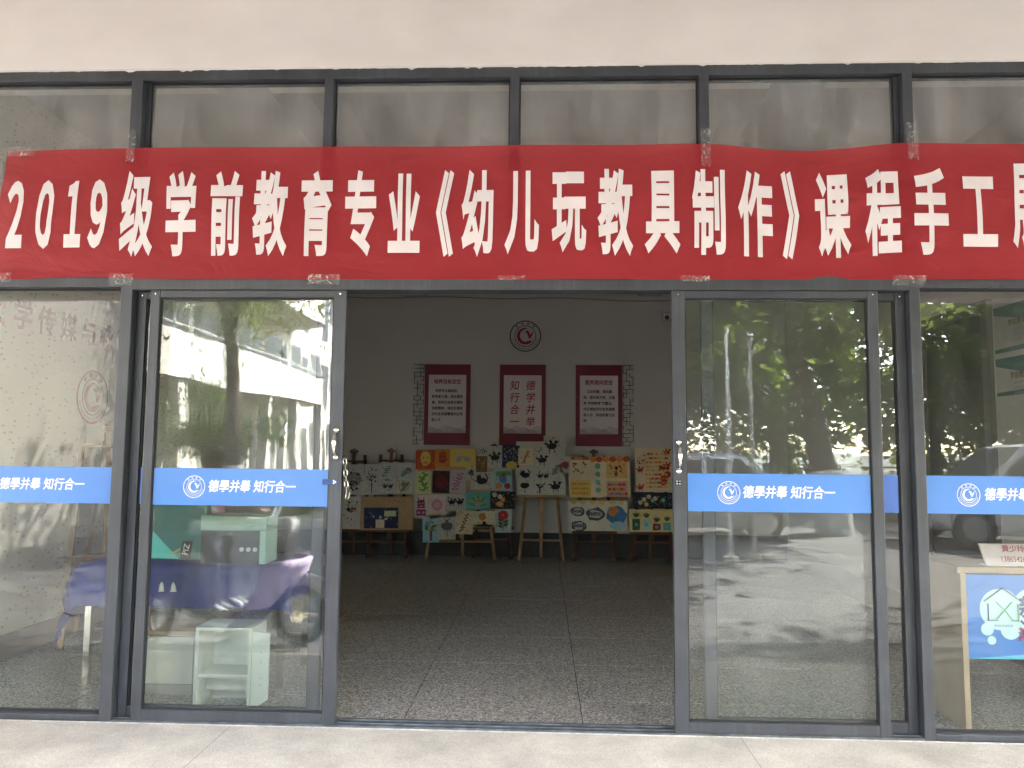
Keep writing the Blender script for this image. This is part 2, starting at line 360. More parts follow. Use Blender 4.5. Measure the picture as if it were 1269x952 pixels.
# facade above and beside the glazing, canopy over the porch
fac = thing('facade_wall', 'cream plastered wall over and beside the glass shopfront', 'wall', (0,0,0))
obj('beam', MB().box(-14, 14, .0, .30, 3.437, 9.0), plaster, fac, bevel=.006)
obj('side_wall', MB().box(-14, -3.62, .004, .30, -.3, 3.4368), plaster, fac)
obj('side_wall', MB().box(3.30, 14, .004, .30, -.3, 3.4368), plaster, fac)
mb = MB(); rr = random.Random(21); n = 320; up_ = []; lo_ = []
for i in range(n+1):
    x = -3.6+6.9*i/n; d = .003+.004*abs(math.sin(x*3.1+1))*rr.random()+(.012*rr.random() if rr.random() < .06 else 0)
    mb.v += [(x, .0095, 3.4372), (x, .0095, 3.4372-d)]
for i in range(n): mb.f.append((2*i, 2*i+1, 2*i+3, 2*i+2)); mb.m.append(0)
obj('paint_edge', mb, plaster, fac)
can = thing('canopy', 'cream concrete canopy roof with cross beams over the porch', 'canopy', (0,-1.5,4))
obj('slab', MB().box(-14, 14, -3.6, -.002, 4.15, 4.4), plaster, can)
for x in (-7.2, -1.72, 1.42, 7.0): obj('cross_beam', MB().box(x-.15, x+.15, -3.355, -.004, 3.85, 4.149), plaster, can)
obj('sun_blocking_fascia', MB().box(-14, 14, -3.62, -3.36, 2.88, 4.41), plaster, can)  # unseen deep fascia, lowered to keep direct sun off the porch and doors
for x in (-7.2, 7.0):
    p = thing('porch_column', 'square cream canopy column facing the added plain block' if x < 0 else 'square cream canopy column near the white parked car', 'column', (x,-3.48,-.12), 'porch columns')
    obj('shaft', MB().box(x-.2, x+.2, -3.68, -3.28, -.2, 2.88), plaster, p, bevel=.01)
    obj('base', MB().box(x-.24, x+.24, -3.72, -3.24, -.2, .05), concrete, p, bevel=.01)

# ------------------------------------------------------------------ shopfront frame
sf = thing('storefront_frame', 'dark grey aluminium frame of the glazed entrance with upper panes', 'door frame', (-.15, .05, 0))
def fb(name, x0, x1, z0, z1, y0=0., y1=.11, par=None, m=None):
    return obj(name, MB().box(x0, x1, y0, y1, z0, z1), m or frame, par or sf, bevel=.0025)
XL, XR = -3.6, 3.28
fb('top_rail', XL, XR, 3.38, 3.4355, .012, .11)
mull = [(-2.237,-2.174), (1.869,1.921)]
for a, b in mull: fb('mullion', a, b, 0, 3.379, .0, .112)
for a, b in ((-2.173,-2.150), (1.845,1.868)): fb('jamb', a, b, 2.33, 3.379, .045, .10)
for a, b in ((-1.18,-1.13), (-.18,-.13), (.82,.872)): fb('mullion', a, b, 2.33, 3.379, .008, .10)
for a, b in ((XL, XL+.05), (XR-.05, XR)): fb('mullion', a, b, 0, 3.379, .004, .11)
fb('transom', -2.173, 1.868, 2.221, 2.329, -.004, .11)
fb('transom', XL+.051, -2.238, 2.235, 2.329, .006, .10); fb('transom', 1.922, XR-.051, 2.235, 2.329, .006, .10)
fb('sill', XL+.051, -2.238, .0, .030, .01, .10); fb('sill', 1.922, XR-.051, .0, .030, .01, .10)
fb('threshold', -2.173, 1.868, .0005, .012, .0, .11, m=M('worn_track', (.16,.17,.18), .4, (.07,.075,.08), 12, .2, 60, metal=.4))
fb('caulk_line', -3.55, 3.25, .0004, .0035, -.012, -.001, m=M('caulk_white', (.72,.70,.66), .8, (.5,.48,.44), 30))
for y in (.022, .068): fb('track_rail', -2.172, 1.867, .012, .02, y-.003, y+.003, m=MATS['worn_track'])
ups = [XL+.05, -2.237, -2.150, -1.18, -1.13, -.18, -.13, .82, .872, 1.845, 1.921, XR-.05]
pane_rr = random.Random(5)
def pane(par, x0, x1, z0, z1, y, m=None, tilt=0.):
    c = ((x0+x1)/2, y, (z0+z1)/2); w2, h2 = (x1-x0)/2, (z1-z0)/2
    return obj('pane', MB().box(-w2, w2, -.003, .003, -h2, h2), m or glass, par, c, (tilt, 0, 0))
def bead(par, x0, x1, z0, z1, y):
    g = .007; mb = MB().box(x0, x0+g, y-.008, y+.008, z0, z1).box(x1-g, x1, y-.008, y+.008, z0, z1).box(x0+g, x1-g, y-.008, y+.008, z0, z0+g).box(x0+g, x1-g, y-.008, y+.008, z1-g, z1)
    return obj('gasket', mb, frame_d, par)
for i in range(0, 12, 2):
    a, b = ups[i], ups[i+1]
    pane(sf, a-.004, b+.004, 2.325, 3.384, .06, glass_top); bead(sf, a, b, 2.33, 3.379, .06)
for a, b in ((XL+.05, -2.237), (1.921, XR-.05)):
    pane(sf, a-.004, b+.004, .026, 2.24, .06); bead(sf, a, b, .030, 2.235, .06)

def emblem(par, loc, r, m, m2=None, rot=FACE_CAM):
    """round school seal: two rings, small marks between them, a swooping bird over a crescent"""
    mb = MB(); m2 = m2 or m; e = 0.
    mb.ring(0, 0, r*.93, r, e); mb.ring(0, 0, r*.645, r*.69, e)
    for k in range(4):
        a = R(50+k*27)
        for d in (-.05, .05):
            mb.poly([((r*q)*math.cos(a+d+t), (r*q)*math.sin(a+d+t)) for q, t in ((.745,-.035),(.745,.035),(.885,.03),(.885,-.03))], e)
    for k in range(26):
        a = R(195+k*6)
        mb.poly([((r*q)*math.cos(a+t), (r*q)*math.sin(a+t)) for q, t in ((.77,-.022),(.77,.022),(.865,.018),(.865,-.018))], e)
    # crescent with tapering ends
    n = 26; vs = []; fs = []
    for i in range(n+1):
        a = R(75+ i*(255/n)); th = .2*math.sin(math.pi*(i+.8)/(n+1.6))**.7
        vs += [((.54)*r*math.cos(a), 0, .54*r*math.sin(a)), ((.54-th)*r*math.cos(a), 0, (.54-th)*r*math.sin(a))]
    for i in range(n): fs.append((2*i, 2*i+1, 2*i+3, 2*i+2))
    mb.add(vs, fs, 1)
    mb.poly([(x*r, z*r) for x, z in ((-.02,.26),(.1,.36),(.22,.30),(.3,.08),(.52,.34),(.42,.02),(.26,-.2),(.16,.02),(.1,.2))], 0, 1)
    mb.poly([(x*r, z*r) for x, z in ((.02,-.36),(.2,-.30),(.42,-.30),(.34,-.42),(.16,-.46))], 0, 1)
    mb.v = [(x, z, 0.0005) for x, y, z in mb.v]
    # keep every face turned to the viewer
    me = mb.mesh('emblem', [m, m2]); bm = bmesh.new(); bm.from_mesh(me)
    for f in bm.faces:
        f.normal_update()
        if f.normal.z < 0: f.normal_flip()
    bm.to_mesh(me); bm.free()
    return link('emblem', me, par, loc, rot)

def strip(par, x0, x1, y, ex=None, tx=None, full=True, m=None):
    z0, z1 = 1.092, 1.282
    st = obj('blue_strip', MB().box(x0, x1, y-.0015, y, z0, z1), m or blue, par)
    if ex is not None: emblem(st, (ex, y-.003, 1.187), .058, white)
    if tx is not None: [lettering(q, white, st, (tx+d, y-.003, 1.187), .066, .84, .022, skew=.15) for q, d in (('德學并舉', -.119), ('知行合一', .119))]
    return st
strip(sf, XL+.058, -2.245, .0565, None, -2.64)
strip(sf, 1.929, XR-.058, .0565, 2.152, 2.458)

def leaf(name, label, x0, x1, y0, y1, lw, rw, cat='sliding door', tilt=0.):
    t = thing(name, label, cat, ((x0+x1)/2, (y0+y1)/2, .01))
    zt, zb = 2.2195, .0125
    fb('stile', x0, x0+lw, zb, zt, y0, y1, t); fb('stile', x1-rw, x1, zb, zt, y0, y1, t)
    fb('top_rail', x0+lw, x1-rw, 2.181, zt, y0+.002, y1-.002, t); fb('bottom_rail', x0+lw, x1-rw, zb, .064, y0+.002, y1-.002, t)
    ym = (y0+y1)/2
    pane(t, x0+lw-.004, x1-rw+.004, .06, 2.185, ym, tilt=tilt); bead(t, x0+lw, x1-rw, .064, 2.181, ym)
    mb = MB()
    for xx in (x0+lw*.5, x1-rw*.5):
        mb = MB(); mb.tube([(xx, y0-.0015, 2.2), (xx, y0+.004, 2.2)], .0045, 10); obj('screw', mb, steel, t)
    return t
ld = leaf('sliding_door', 'left sliding glass door leaf with a chain and blue latch on its stile', -2.075, -1.028, .003, .041, .05, .066)
rd = leaf('sliding_door', 'right sliding glass door leaf with four exposed lock screws under its handle', .667, 1.711, .003, .041, .066, .052)
lf = leaf('fixed_door_panel', 'fixed glass panel behind the chained sliding leaf', -2.1725, -1.13, .052, .09, .05, .058, 'glass panel')
rf = leaf('fixed_door_panel', 'fixed glass panel behind the leaf with four lock screws', .825, 1.8675, .052, .09, .058, .05, 'glass panel')
strip(ld, -2.02, -1.099, .0185, -1.802, -1.50)
strip(rd, .738, 1.654, .0185, .946, 1.244)
blue_in = M('strip_blue_inner', (.12,.24,.66), .5)  # slightly more violet, rougher blue for the strips on the fixed panels
strip(lf, -2.118, -1.195, .0675, m=blue_in); strip(rf, .889, 1.812, .0675, m=blue_in)
def handle(par, x, z0, z1):
    y = .003
    h = MB(); n = 12
    pts = []; rs = []
    for i in range(n+1):
        t = i/n; pts.append((x, y-.012-.034*math.sin(math.pi*t)**.5, z0+.012+(z1-z0-.024)*t)); rs.append(.006+.0055*math.sin(math.pi*t))
    ho = obj('handle', h.tube(pts, rs, 10), steel, par, smooth=True)
    for z in (z0, z1):
        q = MB().tube([(x, y, z), (x, y-.006, z), (x, y-.012, z), (x, y-.018, z)], [.016, .016, .013, .006], 14); obj('rosette', q, steel, ho, smooth=True)
handle(ld, -1.060, 1.345, 1.487); handle(rd, .694, 1.292, 1.438)
la = obj('latch', MB().box(-1.125, -1.050, -.006, .0025, 1.206, 1.234), M('latch_blue', (.035,.085,.26), .4), ld, bevel=.003)
for dx, dz in ((0,.006),(0,-.006),(.01,0)):
    obj('rivet', MB().tube([(-1.066+dx,-.007,1.22+dz),(-1.066+dx,-.002,1.22+dz)], .0035, 8), steel, la)
for dx in (-.007,.007):
    for dz in (-.007,.007): obj('lock_screw', MB().tube([(.692+dx,-.003,1.236+dz),(.692+dx,.004,1.236+dz)], .0045, 8), steel, rd)
obj('lock_plate', MB().box(.678,.706,.001,.0045,1.222,1.25), frame_d, rd)
def torus_link(r, ln, th, n=14):
    mb = MB(); pts = []
    for i in range(n):
        a = 2*math.pi*i/n; pts.append(Vector((r*math.cos(a), 0, r*math.sin(a) + (ln/2-r)*(1 if math.sin(a) > 0 else -1))))
    k = 6
    for i, p in enumerate(pts):
        d = (pts[(i+1)%n]-pts[i-1]).normalized(); u = Vector((0,1,0)); v = d.cross(u)
        mb.v += [tuple(p+(u*math.cos(2*math.pi*j/k)+v*math.sin(2*math.pi*j/k))*th) for j in range(k)]
    for i in range(n):
        for j in range(k): mb.f.append((i*k+j, i*k+(j+1)%k, ((i+1)%n)*k+(j+1)%k, ((i+1)%n)*k+j)); mb.m.append(0)
    return mb.mesh('chain_link', brass)
chain = thing('chain', 'short steel chain hanging from the edge of the door leaf beside the blue latch', 'chain', (-1.02, .022, 1.33))
lm = torus_link(.0085, .036, .0026)
for i in range(7):
    link('chain_link', lm, chain, (-1.018+.0030*i+(.004 if i == 6 else 0), .022-.002*i, 1.322-.0285*i), (0, R(-6 if i < 6 else 16), R(20+90*(i % 2))))

# ------------------------------------------------------------------ red banner
ban = None
def sag(x):
    d = 0
    for a, b, k in ((-2.9,-2.2,.004),(-2.2,-1.15,.003),(-1.15,-.15,.001),(-.15,.85,.001),(.87,1.87,.036),(1.9,3.1,.012)):
        if a < x < b: d = k*math.sin(math.pi*(x-a)/(b-a))**1.5
    return d
def ban_y(x, t):                     # t: 0 bottom .. 1 top; the cloth bellies out a little between the tape points
    y = -.012 - .006*math.sin(3.1*x+.6) - .004*math.sin(7.3*x+2*t) - .008*math.sin(math.pi*t)
    y -= .006*math.sin(9*(x*.6+t*.9)) * (1-abs(2*t-1))
    for x0, s0 in ((-2.2,.012), (.85,.010), (1.9,.016)):   # pulled folds running down from the taped points
        u = (x-x0)*.72 + (1-t)*.55; y -= s0*math.exp(-(u/.07)**2)*t*(1-t)*3
        u = (x-x0)*.72 - (1-t)*.5; y -= s0*.7*math.exp(-(u/.09)**2)*t*(1-t)*3
    return y
def ban_z(x, t):
    top = 2.992 - sag(x) - (.012*max(0, (-2.45-x)/.45) if x < -2.45 else 0); bot = 2.276 + (.012*math.exp(-((x+2.45)/.25)**2))
    return bot + (top-bot)*t
nx, nz = 240, 22; mb = MB()
for j in range(nz+1):
    t = j/nz
    for i in range(nx+1):
        xl = -2.95+.05*t; x = xl + (3.02-xl)*i/nx
        mb.v.append((x, ban_y(x, t), ban_z(x, t)))
for j in range(nz):
    for i in range(nx):
        a = j*(nx+1)+i; mb.f.append((a, a+1, a+nx+2, a+nx+1)); mb.m.append(0)
ban = thing('banner', 'long red cloth banner with white Chinese lettering taped across the entrance', 'banner', (0, -.02, 2.6))
cloth = obj('cloth', mb, banner_red, ban, smooth=True)
for ch, x, h, wd in [(c, x, .445, .15) for c, x in [('２',-2.83),('０',-2.661),('１',-2.506),('９',-2.373)]] + [(c, x, .462, .177) for c, x in
      [('级',-2.161),('学',-1.919),('前',-1.674),('教',-1.439),('育',-1.196),('专',-.961),('业',-.729),('《',-.515),('幼',-.343),('儿',-.11),('玩',.135),('教',.375),('具',.618),
       ('制',.855),('作',1.095),('》',1.275),('课',1.491),('程',1.74),('手',1.978),('工',2.22),('展',2.47)]]:
    digit = ch in '０１２９'
    me, co = text_mesh(ch, .032 if not digit else .042, wd, h, mat=banner_white, skew=.06 if digit else 0)
    bm = bmesh.new(); bm.from_mesh(me); bmesh.ops.triangulate(bm, faces=bm.faces[:])
    for _ in range(4):
        le = [e_ for e_ in bm.edges if e_.calc_length() > .035]
        if not le: break
        bmesh.ops.subdivide_edges(bm, edges=le, cuts=1); bmesh.ops.triangulate(bm, faces=[f for f in bm.faces if len(f.verts) > 3])
    bm.to_mesh(me); bm.free(); me.update()
    co = np.empty(len(me.vertices)*3, 'f'); me.vertices.foreach_get('co', co); co = co.reshape(-1,3)
    c2 = co.copy(); zc = 2.628
    xs = co[:,0]; ys = co[:,1]; cx = (xs.min()+xs.max())/2; cz = (ys.min()+ys.max())/2
    for i in range(len(co)):
        X = x + co[i,0]-cx; Z = zc + co[i,1]-cz - sag(X)*.5
        t = (Z-2.276)/.716
        c2[i] = (X, ban_y(X, t)-.0024-max(0, co[i,2])*.5, Z)
    me.vertices.foreach_set('co', c2.ravel()); me.update()
    link('character', me, ban)
def tape_piece(x, z, w_, h_, ang=0, k=0):
    rr = random.Random(k); mb = MB(); n, m = 8, 5
    for j in range(m+1):
        for i in range(n+1):
            u, v = (i/n-.5)*w_*(1+.06*rr.uniform(-1,1)), (j/m-.5)*h_*(1+.1*rr.uniform(-1,1))
            X = x+u*math.cos(ang)-v*math.sin(ang); Z = z+u*math.sin(ang)+v*math.cos(ang)
            t = (Z-2.276)/.716; Y = (ban_y(X, min(1, max(0, t))) if -.03 < t < 1.03 else -.006) - .011 - .003*rr.random()
            mb.v.append((X, Y, Z))
    for j in range(m):
        for i in range(n):
            a = j*(n+1)+i; mb.f.append((a, a+1, a+n+2, a+n+1)); mb.m.append(0)
    obj('tape', mb, tape, ban)
for i, (x, z, a, b) in enumerate([(-2.21,3.0,.045,.17),(-2.225,2.272,.13,.06),(-1.145,2.274,.17,.055),(-2.9,2.285,.14,.05),(-2.85,2.97,.22,.05),(.845,2.97,.05,.2),
        (1.90,3.0,.055,.2),(1.86,2.268,.17,.05),(-.16,2.28,.14,.025),(.78,2.277,.15,.03),(2.55,2.985,.06,.05),(-2.93,2.9,.04,.16)]):
    tape_piece(x, z, a, b, 0, i)

# ------------------------------------------------------------------ back wall: seal, three hanging panels, fretwork, camera, conduit
YB = room[3]
e = emblem(None, (-.225, YB-.012, 2.895), .21, ink_dark, ink_red)
e.name = 'wall_seal'; tag(e, 'round school seal with dark rings and red crescent on the back wall', 'seal', kind='thing')
def hanging(cx, label):
    t = thing('hanging_poster', label, 'wall poster', (cx, YB-.01, 1.44))
    obj('backing', MB().box(cx-.305, cx+.305, YB-.018, YB-.002, 1.44, 2.512), maroon, t, bevel=.003)
    sh = obj('sheet', MB().box(cx-.25, cx+.25, YB-.022, YB-.0185, 1.60, 2.37), paper, t)
    for k in range(3):
        rr = random.Random(cx*10+k); n = 14
        pts = [(cx-.249+.498*i/n, 1.625+.02*k+ .028*math.sin(i*.8+k*2+cx)+.02*rr.random()) for i in range(n+1)]
        obj('ink_hills', MB().poly([(cx-.249, 1.602)]+pts[0:1]+pts[1:]+[(cx+.249, 1.602)], YB-.0232-.0004*(2-k)), M('ink_wash_%d' % k, (.40+.07*k,.35+.07*k,.38+.07*k), .7), sh)
    return t, sh
t, sh = hanging(-1.255, 'maroon wall panel of six text lines beside the left fretwork strip')
lettering('培养目标定位', ink_red, sh, (-1.255, YB-.026, 2.275), .066, .92, .03)
for i, l in enumerate(['    培养专业基础实、', '教育能力强、综合素质', '高、具有社会责任感和', '创新精神、适应区域经', '济社会发展需要的应用', '型人才']):
    lettering(l, ink_dark, sh, (-1.46, YB-.026, 2.155-.077*i), .044, .94, .028, align='LEFT')['kind'] = 'stuff'
t, sh = hanging(-.255, 'maroon wall panel with two columns of red brush calligraphy')
for k, (col, x) in enumerate((('德学并举', -.155), ('知行合一', -.365))):
    for i, c in enumerate(col): lettering(c, ink_red, sh, (x, YB-.026, 2.225-.16*i), .135, .92, .012, skew=.15)
t, sh = hanging(.75, 'maroon wall panel of six text lines beside the right fretwork strip')
lettering('服务面向定位', ink_red, sh, (.75, YB-.026, 2.275), .066, .92, .03)
for i, l in enumerate(['    立足安徽、面向基', '层、面向地方性、以服', '务“学前教育”为重点、', '为区域经济社会发展提', '供人才、科技和智力支', '持']):
    lettering(l, ink_dark, sh, (.545, YB-.026, 2.155-.077*i), .044, .94, .028, align='LEFT')['kind'] = 'stuff'
def fret(x0, x1, label, seed):
    rr = random.Random(seed); t = thing('fretwork_strip', label, 'wall ornament', ((x0+x1)/2, YB-.01, 1.45))
    mb = MB(); b = .007; y0, y1 = YB-.014, YB-.002; z0, z1 = 1.45, 2.51; nr = 20; dz = (z1-z0)/nr
    xs = [x0+(x1-x0)*q for q in (0, .34, .67, 1)]
    for i in range(nr+1):
        z = z0+i*dz; a, c = rr.choice(((0,3),(0,2),(1,3),(0,1),(2,3),(0,3)))
        mb.box(xs[a]-b/2, xs[c]+b/2, y0, y1, z-b/2, z+b/2)
        if i < nr:
            for q in rr.sample(range(4), 2): mb.box(xs[q]-b/2, xs[q]+b/2, y0+.001, y1, z+b/2, z+dz-b/2)
    obj('lattice_bars', mb, M('fretwork_brown', (.035,.02,.02), .6), t)['kind'] = 'stuff'
fret(-1.70, -1.575, 'dark fretwork strip fixed beside the left maroon panel', 1)
fret(1.07, 1.20, 'dark fretwork strip fixed beside the right maroon panel', 4)
cam = thing('security_camera', 'small white dome security camera on the back wall under a conduit', 'camera', (1.62, YB-.05, 3.1))
obj('bracket', MB().box(1.60, 1.70, YB-.05, YB-.001, 3.10, 3.24), M('cctv_white', (.5,.5,.5), .4), cam, bevel=.008)
obj('housing', MB().tube([(1.66,YB-.06,3.17),(1.62,YB-.19,3.12)], [.05,.05], 14), MATS['cctv_white'], cam, smooth=False)
obj('lens', MB().tube([(1.6205,YB-.1885,3.1205),(1.618,YB-.197,3.118)], [.032,.028], 14), frame_d, cam)
con = MB(); con.tube([(-3.45+i*.33, YB-.02, 3.50-.02*math.sin(i*.7)-(.03 if i > 15 else 0)) for i in range(20)], .012, 6)
tag(obj('wall_conduit', con, inwall, smooth=True), 'thin painted conduit running along the top of the back wall', 'conduit', kind='thing')
con = MB(); con.tube([(-3.4+i*.34, YB-.02, 3.415+.012*math.sin(i*1.3)-.05*(i/15)**3) for i in range(16)], .006, 5)
tag(obj('sagging_wire', con, M('wire_grey', (.2,.19,.18), .6), smooth=True), 'thin grey wire sagging below the conduit towards the security camera', 'wire', kind='thing')

# ------------------------------------------------------------------ easels and pictures
def easel(label, x, y, mat, half=.27, top=1.40, tray=.50, bar=None, rot=0, z_mast=None, board=None):
    t = thing('easel', label, 'easel', (0,0,0), 'easels')
    for sgn in (-1, 1):
        obj('leg', MB().bar((sgn*half, 0, 0), (sgn*half*.55, .13, top-.08), .036, .026), mat, t, bevel=.003)
    obj('rear_leg', MB().bar((0, .42 if rot else .27, 0), (0, .145, top-.12), .034, .024), mat, t, bevel=.003)
    obj('mast', MB().bar((0, .045, .26), (0, .135, z_mast or top), .045, .02), mat, t, bevel=.003)
    obj('tray', MB().box(-half-.03, half+.03, -.04, .05, tray-.03, tray), mat, t, bevel=.003)
    obj('crossbar', MB().bar((-half*.93, .02, bar or .26), (half*.93, .02, bar or .26), .05, .022), mat, t, bevel=.003)
    obj('top_bar', MB().bar((-half*.58, .115, top-.16), (half*.58, .115, top-.16), .045, .022), mat, t, bevel=.003)
    obj('clamp', MB().box(-.05, .05, .10, .145, (z_mast or top)-.05, (z_mast or top)-.015), mat, t, bevel=.004)
    if board: obj('board', MB().box(board[0]-x, board[1]-x, -.012, .0, board[2], board[3]), M('board_tan', (.40,.29,.18), .7), t)
    t.location = (x, y, 0); t.rotation_euler = (0, 0, rot); WL[t.name] = Vector((x, y, 0))
    return t
easel('dark easel half hidden by the chained door leaf holding a line drawing', -2.44, 5.88, wood_d, .26, 1.38, .36, .20)
easel('dark easel with a flower sheet above a wooden drawing board', -1.95, 5.88, wood_d, .25, 1.39, .36, .20)
easel('pale wood easel crowded with small colourful pictures under the left maroon panel', -1.02, 5.88, wood_l, .44, 1.36, .45, .22, z_mast=1.40, board=(-1.58, -.40, .62, 1.38))
easel('dark easel behind the night sky and swan pictures', -.62, 5.97, wood_d, .24, 1.46, .40, .24)
easel('pale wood easel with one large white sheet of papercut figures', 0.0, 5.88, wood_l, .275, 1.42, .82, .25)
easel('dark easel with two wide poster sheets and an orange scalloped border', .67, 5.88, wood_d, .25, 1.40, .37, .24)
easel('dark easel with red and yellow collage sheets beside the right door leaf', 1.40, 5.88, wood_d, .25, 1.40, .37, .24)

def P(n, c): return M('art_'+n, c, .75)
pw = P('white', (.46,.445,.41)); blk = P('black', (.02,.02,.022)); orange = P('orange', (.55,.20,.04)); ored = P('orange_red', (.42,.07,.025)); yel = P('yellow', (.62,.45,.10))
red = P('red', (.40,.03,.03)); dred = P('dark_red', (.18,.015,.02)); grn = P('green', (.12,.26,.05)); pgrn = P('pale_green', (.50,.55,.28)); pnk = P('pink', (.55,.22,.27)); mauve = P('mauve', (.45,.38,.42))
brn = P('brown', (.16,.09,.04)); tan = P('tan', (.42,.27,.13)); nvy = P('navy', (.02,.03,.08)); teal = P('teal', (.10,.34,.33)); lblue = P('light_blue', (.28,.48,.56)); cream = P('cream', (.62,.52,.35)); gry = P('grey', (.32,.31,.30)); dgrn = P('dark_green', (.03,.09,.04)); blu = P('blue', (.06,.17,.34))
def leafp(mb, x, z, a, l, wd, y, mi):
    c, s_ = math.cos(a), math.sin(a)
    mb.poly([(x+u*c-v*s_, z+u*s_+v*c) for u, v in ((0,0),(l*.35,wd),(l*.7,wd*.8),(l,0),(l*.7,-wd*.8),(l*.35,-wd))], y, mi)
def stem(mb, a, b, w_, y, mi):
    a, b = Vector((a[0], 0, a[1])), Vector((b[0], 0, b[1])); d = (b-a).normalized(); n = Vector((-d.z, 0, d.x))*w_/2
    mb.poly([(p.x, p.z) for p in (a+n, a-n, b-n, b+n)], y, mi)
def motif(mb, kind, cx, cz, w_, h_, y, ms, rr):
    a = ms[0]; b = ms[-1]; q = min(w_, h_)
    dy = [y]
    def Y(): dy[0] -= .00012; return dy[0]
    if kind == 'face':
        mb.disc(cx, cz+.03*h_, q*.34, Y(), a, 16, .85, 1.15, 0, .1); mb.disc(cx-q*.12, cz+.1*h_, q*.06, Y(), b); mb.disc(cx+q*.12, cz+.1*h_, q*.06, Y(), b); mb.disc(cx, cz-.16*h_, q*.12, Y(), b, 10, 1.3, .5)
        for k in range(7): leafp(mb, cx, cz+.2*h_, R(20+k*23), q*.32, q*.05, Y(), a)
    elif kind == 'moustache':
        for sg in (0, 1):
            for k in range(3): leafp(mb, cx, cz+.06*h_, R(-18-14*k) if sg == 0 else R(198+14*k), w_*.36, q*.09, Y(), a)
    elif kind == 'dots':
        for k in range(9): mb.disc(cx+rr.uniform(-.38,.38)*w_, cz+rr.uniform(-.38,.38)*h_, q*rr.uniform(.04,.1), Y(), rr.choice(ms), 8, 1, rr.uniform(.6,1.3), rr.random()*3, .2)
    elif kind in ('bush', 'flowers', 'lotus', 'round'):
        n = 15 if kind == 'bush' else 12
        if kind == 'bush':
            stem(mb, (cx, cz-.45*h_), (cx, cz), q*.06, Y(), a)
            for k in range(26): leafp(mb, cx+rr.gauss(0,.12)*w_, cz+.08*h_+rr.gauss(0,.14)*h_, rr.random()*6.3, q*.2, q*.05, Y(), rr.choice(ms))
        elif kind == 'flowers':
            for k in range(7):
                x, z = cx+rr.uniform(-.36,.36)*w_, cz+rr.uniform(-.34,.34)*h_
                for j in range(9): leafp(mb, x, z, j*.7+k, q*.17, q*.045, Y(), ms[k % len(ms)])
                mb.disc(x, z, q*.05, Y(), b)
        elif kind == 'lotus':
            for k in range(9): leafp(mb, cx, cz-.28*h_, R(10+20*k), q*(.75-.04*abs(k-4)), q*.09, Y(), ms[k % 2])
            mb.disc(cx, cz-.2*h_, q*.16, Y(), b, 12, 1.2, .8)
        else:
            for k in range(12): leafp(mb, cx, cz, k*.5236, q*.4, q*.11, Y(), a)
            mb.disc(cx, cz, q*.18, Y(), b)
    elif kind == 'dragon':
        pts = [(cx+.14*w_*math.sin(k*.95), cz-.38*h_+.095*h_*k) for k in range(9)]
        for k in range(8): stem(mb, pts[k], pts[k+1], q*.14, Y(), a)
        for k in range(9): leafp(mb, *pts[k], R(25) if k % 2 else R(155), q*.3, q*.06, Y(), a)
    elif kind == 'lattice':
        for k in range(6): mb.ring(cx, cz, q*(.06+.06*k), q*(.09+.06*k), Y(), a, 16)
        for k in range(14): leafp(mb, cx+rr.uniform(-.35,.35)*w_, cz+rr.uniform(-.4,.4)*h_, rr.random()*6, q*.18, q*.05, Y(), a)
    elif kind in ('plant', 'sprig'):
        p0 = (cx-.2*w_, cz-.42*h_); p1 = (cx+.2*w_, cz+.4*h_); stem(mb, p0, p1, q*.035, Y(), a)
        for k in range(12):
            t = k/12; x, z = p0[0]+(p1[0]-p0[0])*t, p0[1]+(p1[1]-p0[1])*t
            leafp(mb, x, z, R(10 if k % 2 else 150)+rr.uniform(-.3,.3), q*(.24 if kind == 'plant' else .14), q*.05, Y(), rr.choice(ms))
    elif kind in ('bird', 'animal', 'swan'):
        mb.disc(cx, cz-.02*h_, q*.24, Y(), a, 14, 1.35, .8, .15, .06)
        if kind == 'swan':
            for k in range(9): mb.disc(cx+q*(.24+.08*math.sin(k*.5)), cz+q*(.02+.05*k), q*.045, Y(), a, 8)
            for k in range(7): leafp(mb, cx-q*.1, cz, R(95+14*k), q*.42, q*.06, Y(), a)
        else:
            mb.disc(cx+q*.27, cz+q*.24, q*.11, Y(), a); leafp(mb, cx+q*.3, cz+q*.26, R(10), q*.2, q*.03, Y(), b)
            leafp(mb, cx-q*.2, cz+q*.05, R(160), q*.34, q*.07, Y(), a); leafp(mb, cx, cz+q*.1, R(115), q*.36, q*.09, Y(), a)
            for k in (-1, 1): stem(mb, (cx+k*q*.13, cz-q*.12), (cx+k*q*.17, cz-q*.44), q*.05, Y(), a)
    elif kind == 'birds2':
        for k in (-1, 1): motif(mb, 'bird', cx+k*w_*.2, cz+.05*h_, w_*.5, h_*.75, y-.0012*(k+1), ms, rr)
    elif kind == 'robot':
        mb.poly([(cx-.28*w_, cz-.08*h_), (cx+.28*w_, cz-.08*h_), (cx+.26*w_, cz+.3*h_), (cx-.26*w_, cz+.3*h_)], Y(), a); mb.poly([(cx-.36*w_, cz-.42*h_), (cx+.36*w_, cz-.42*h_), (cx+.34*w_, cz-.13*h_), (cx-.34*w_, cz-.13*h_)], Y(), a)
        for k in (-1, 1): mb.disc(cx+k*.11*w_, cz+.15*h_, q*.06, Y(), b); leafp(mb, cx+k*.16*w_, cz+.3*h_, R(90-20*k), q*.22, q*.04, Y(), a); mb.disc(cx+k*.17*w_, cz-.28*h_, q*.09, Y(), b)
        mb.disc(cx, cz, q*.1, Y(), b, 10, 1.6, .5)
    elif kind == 'tree':
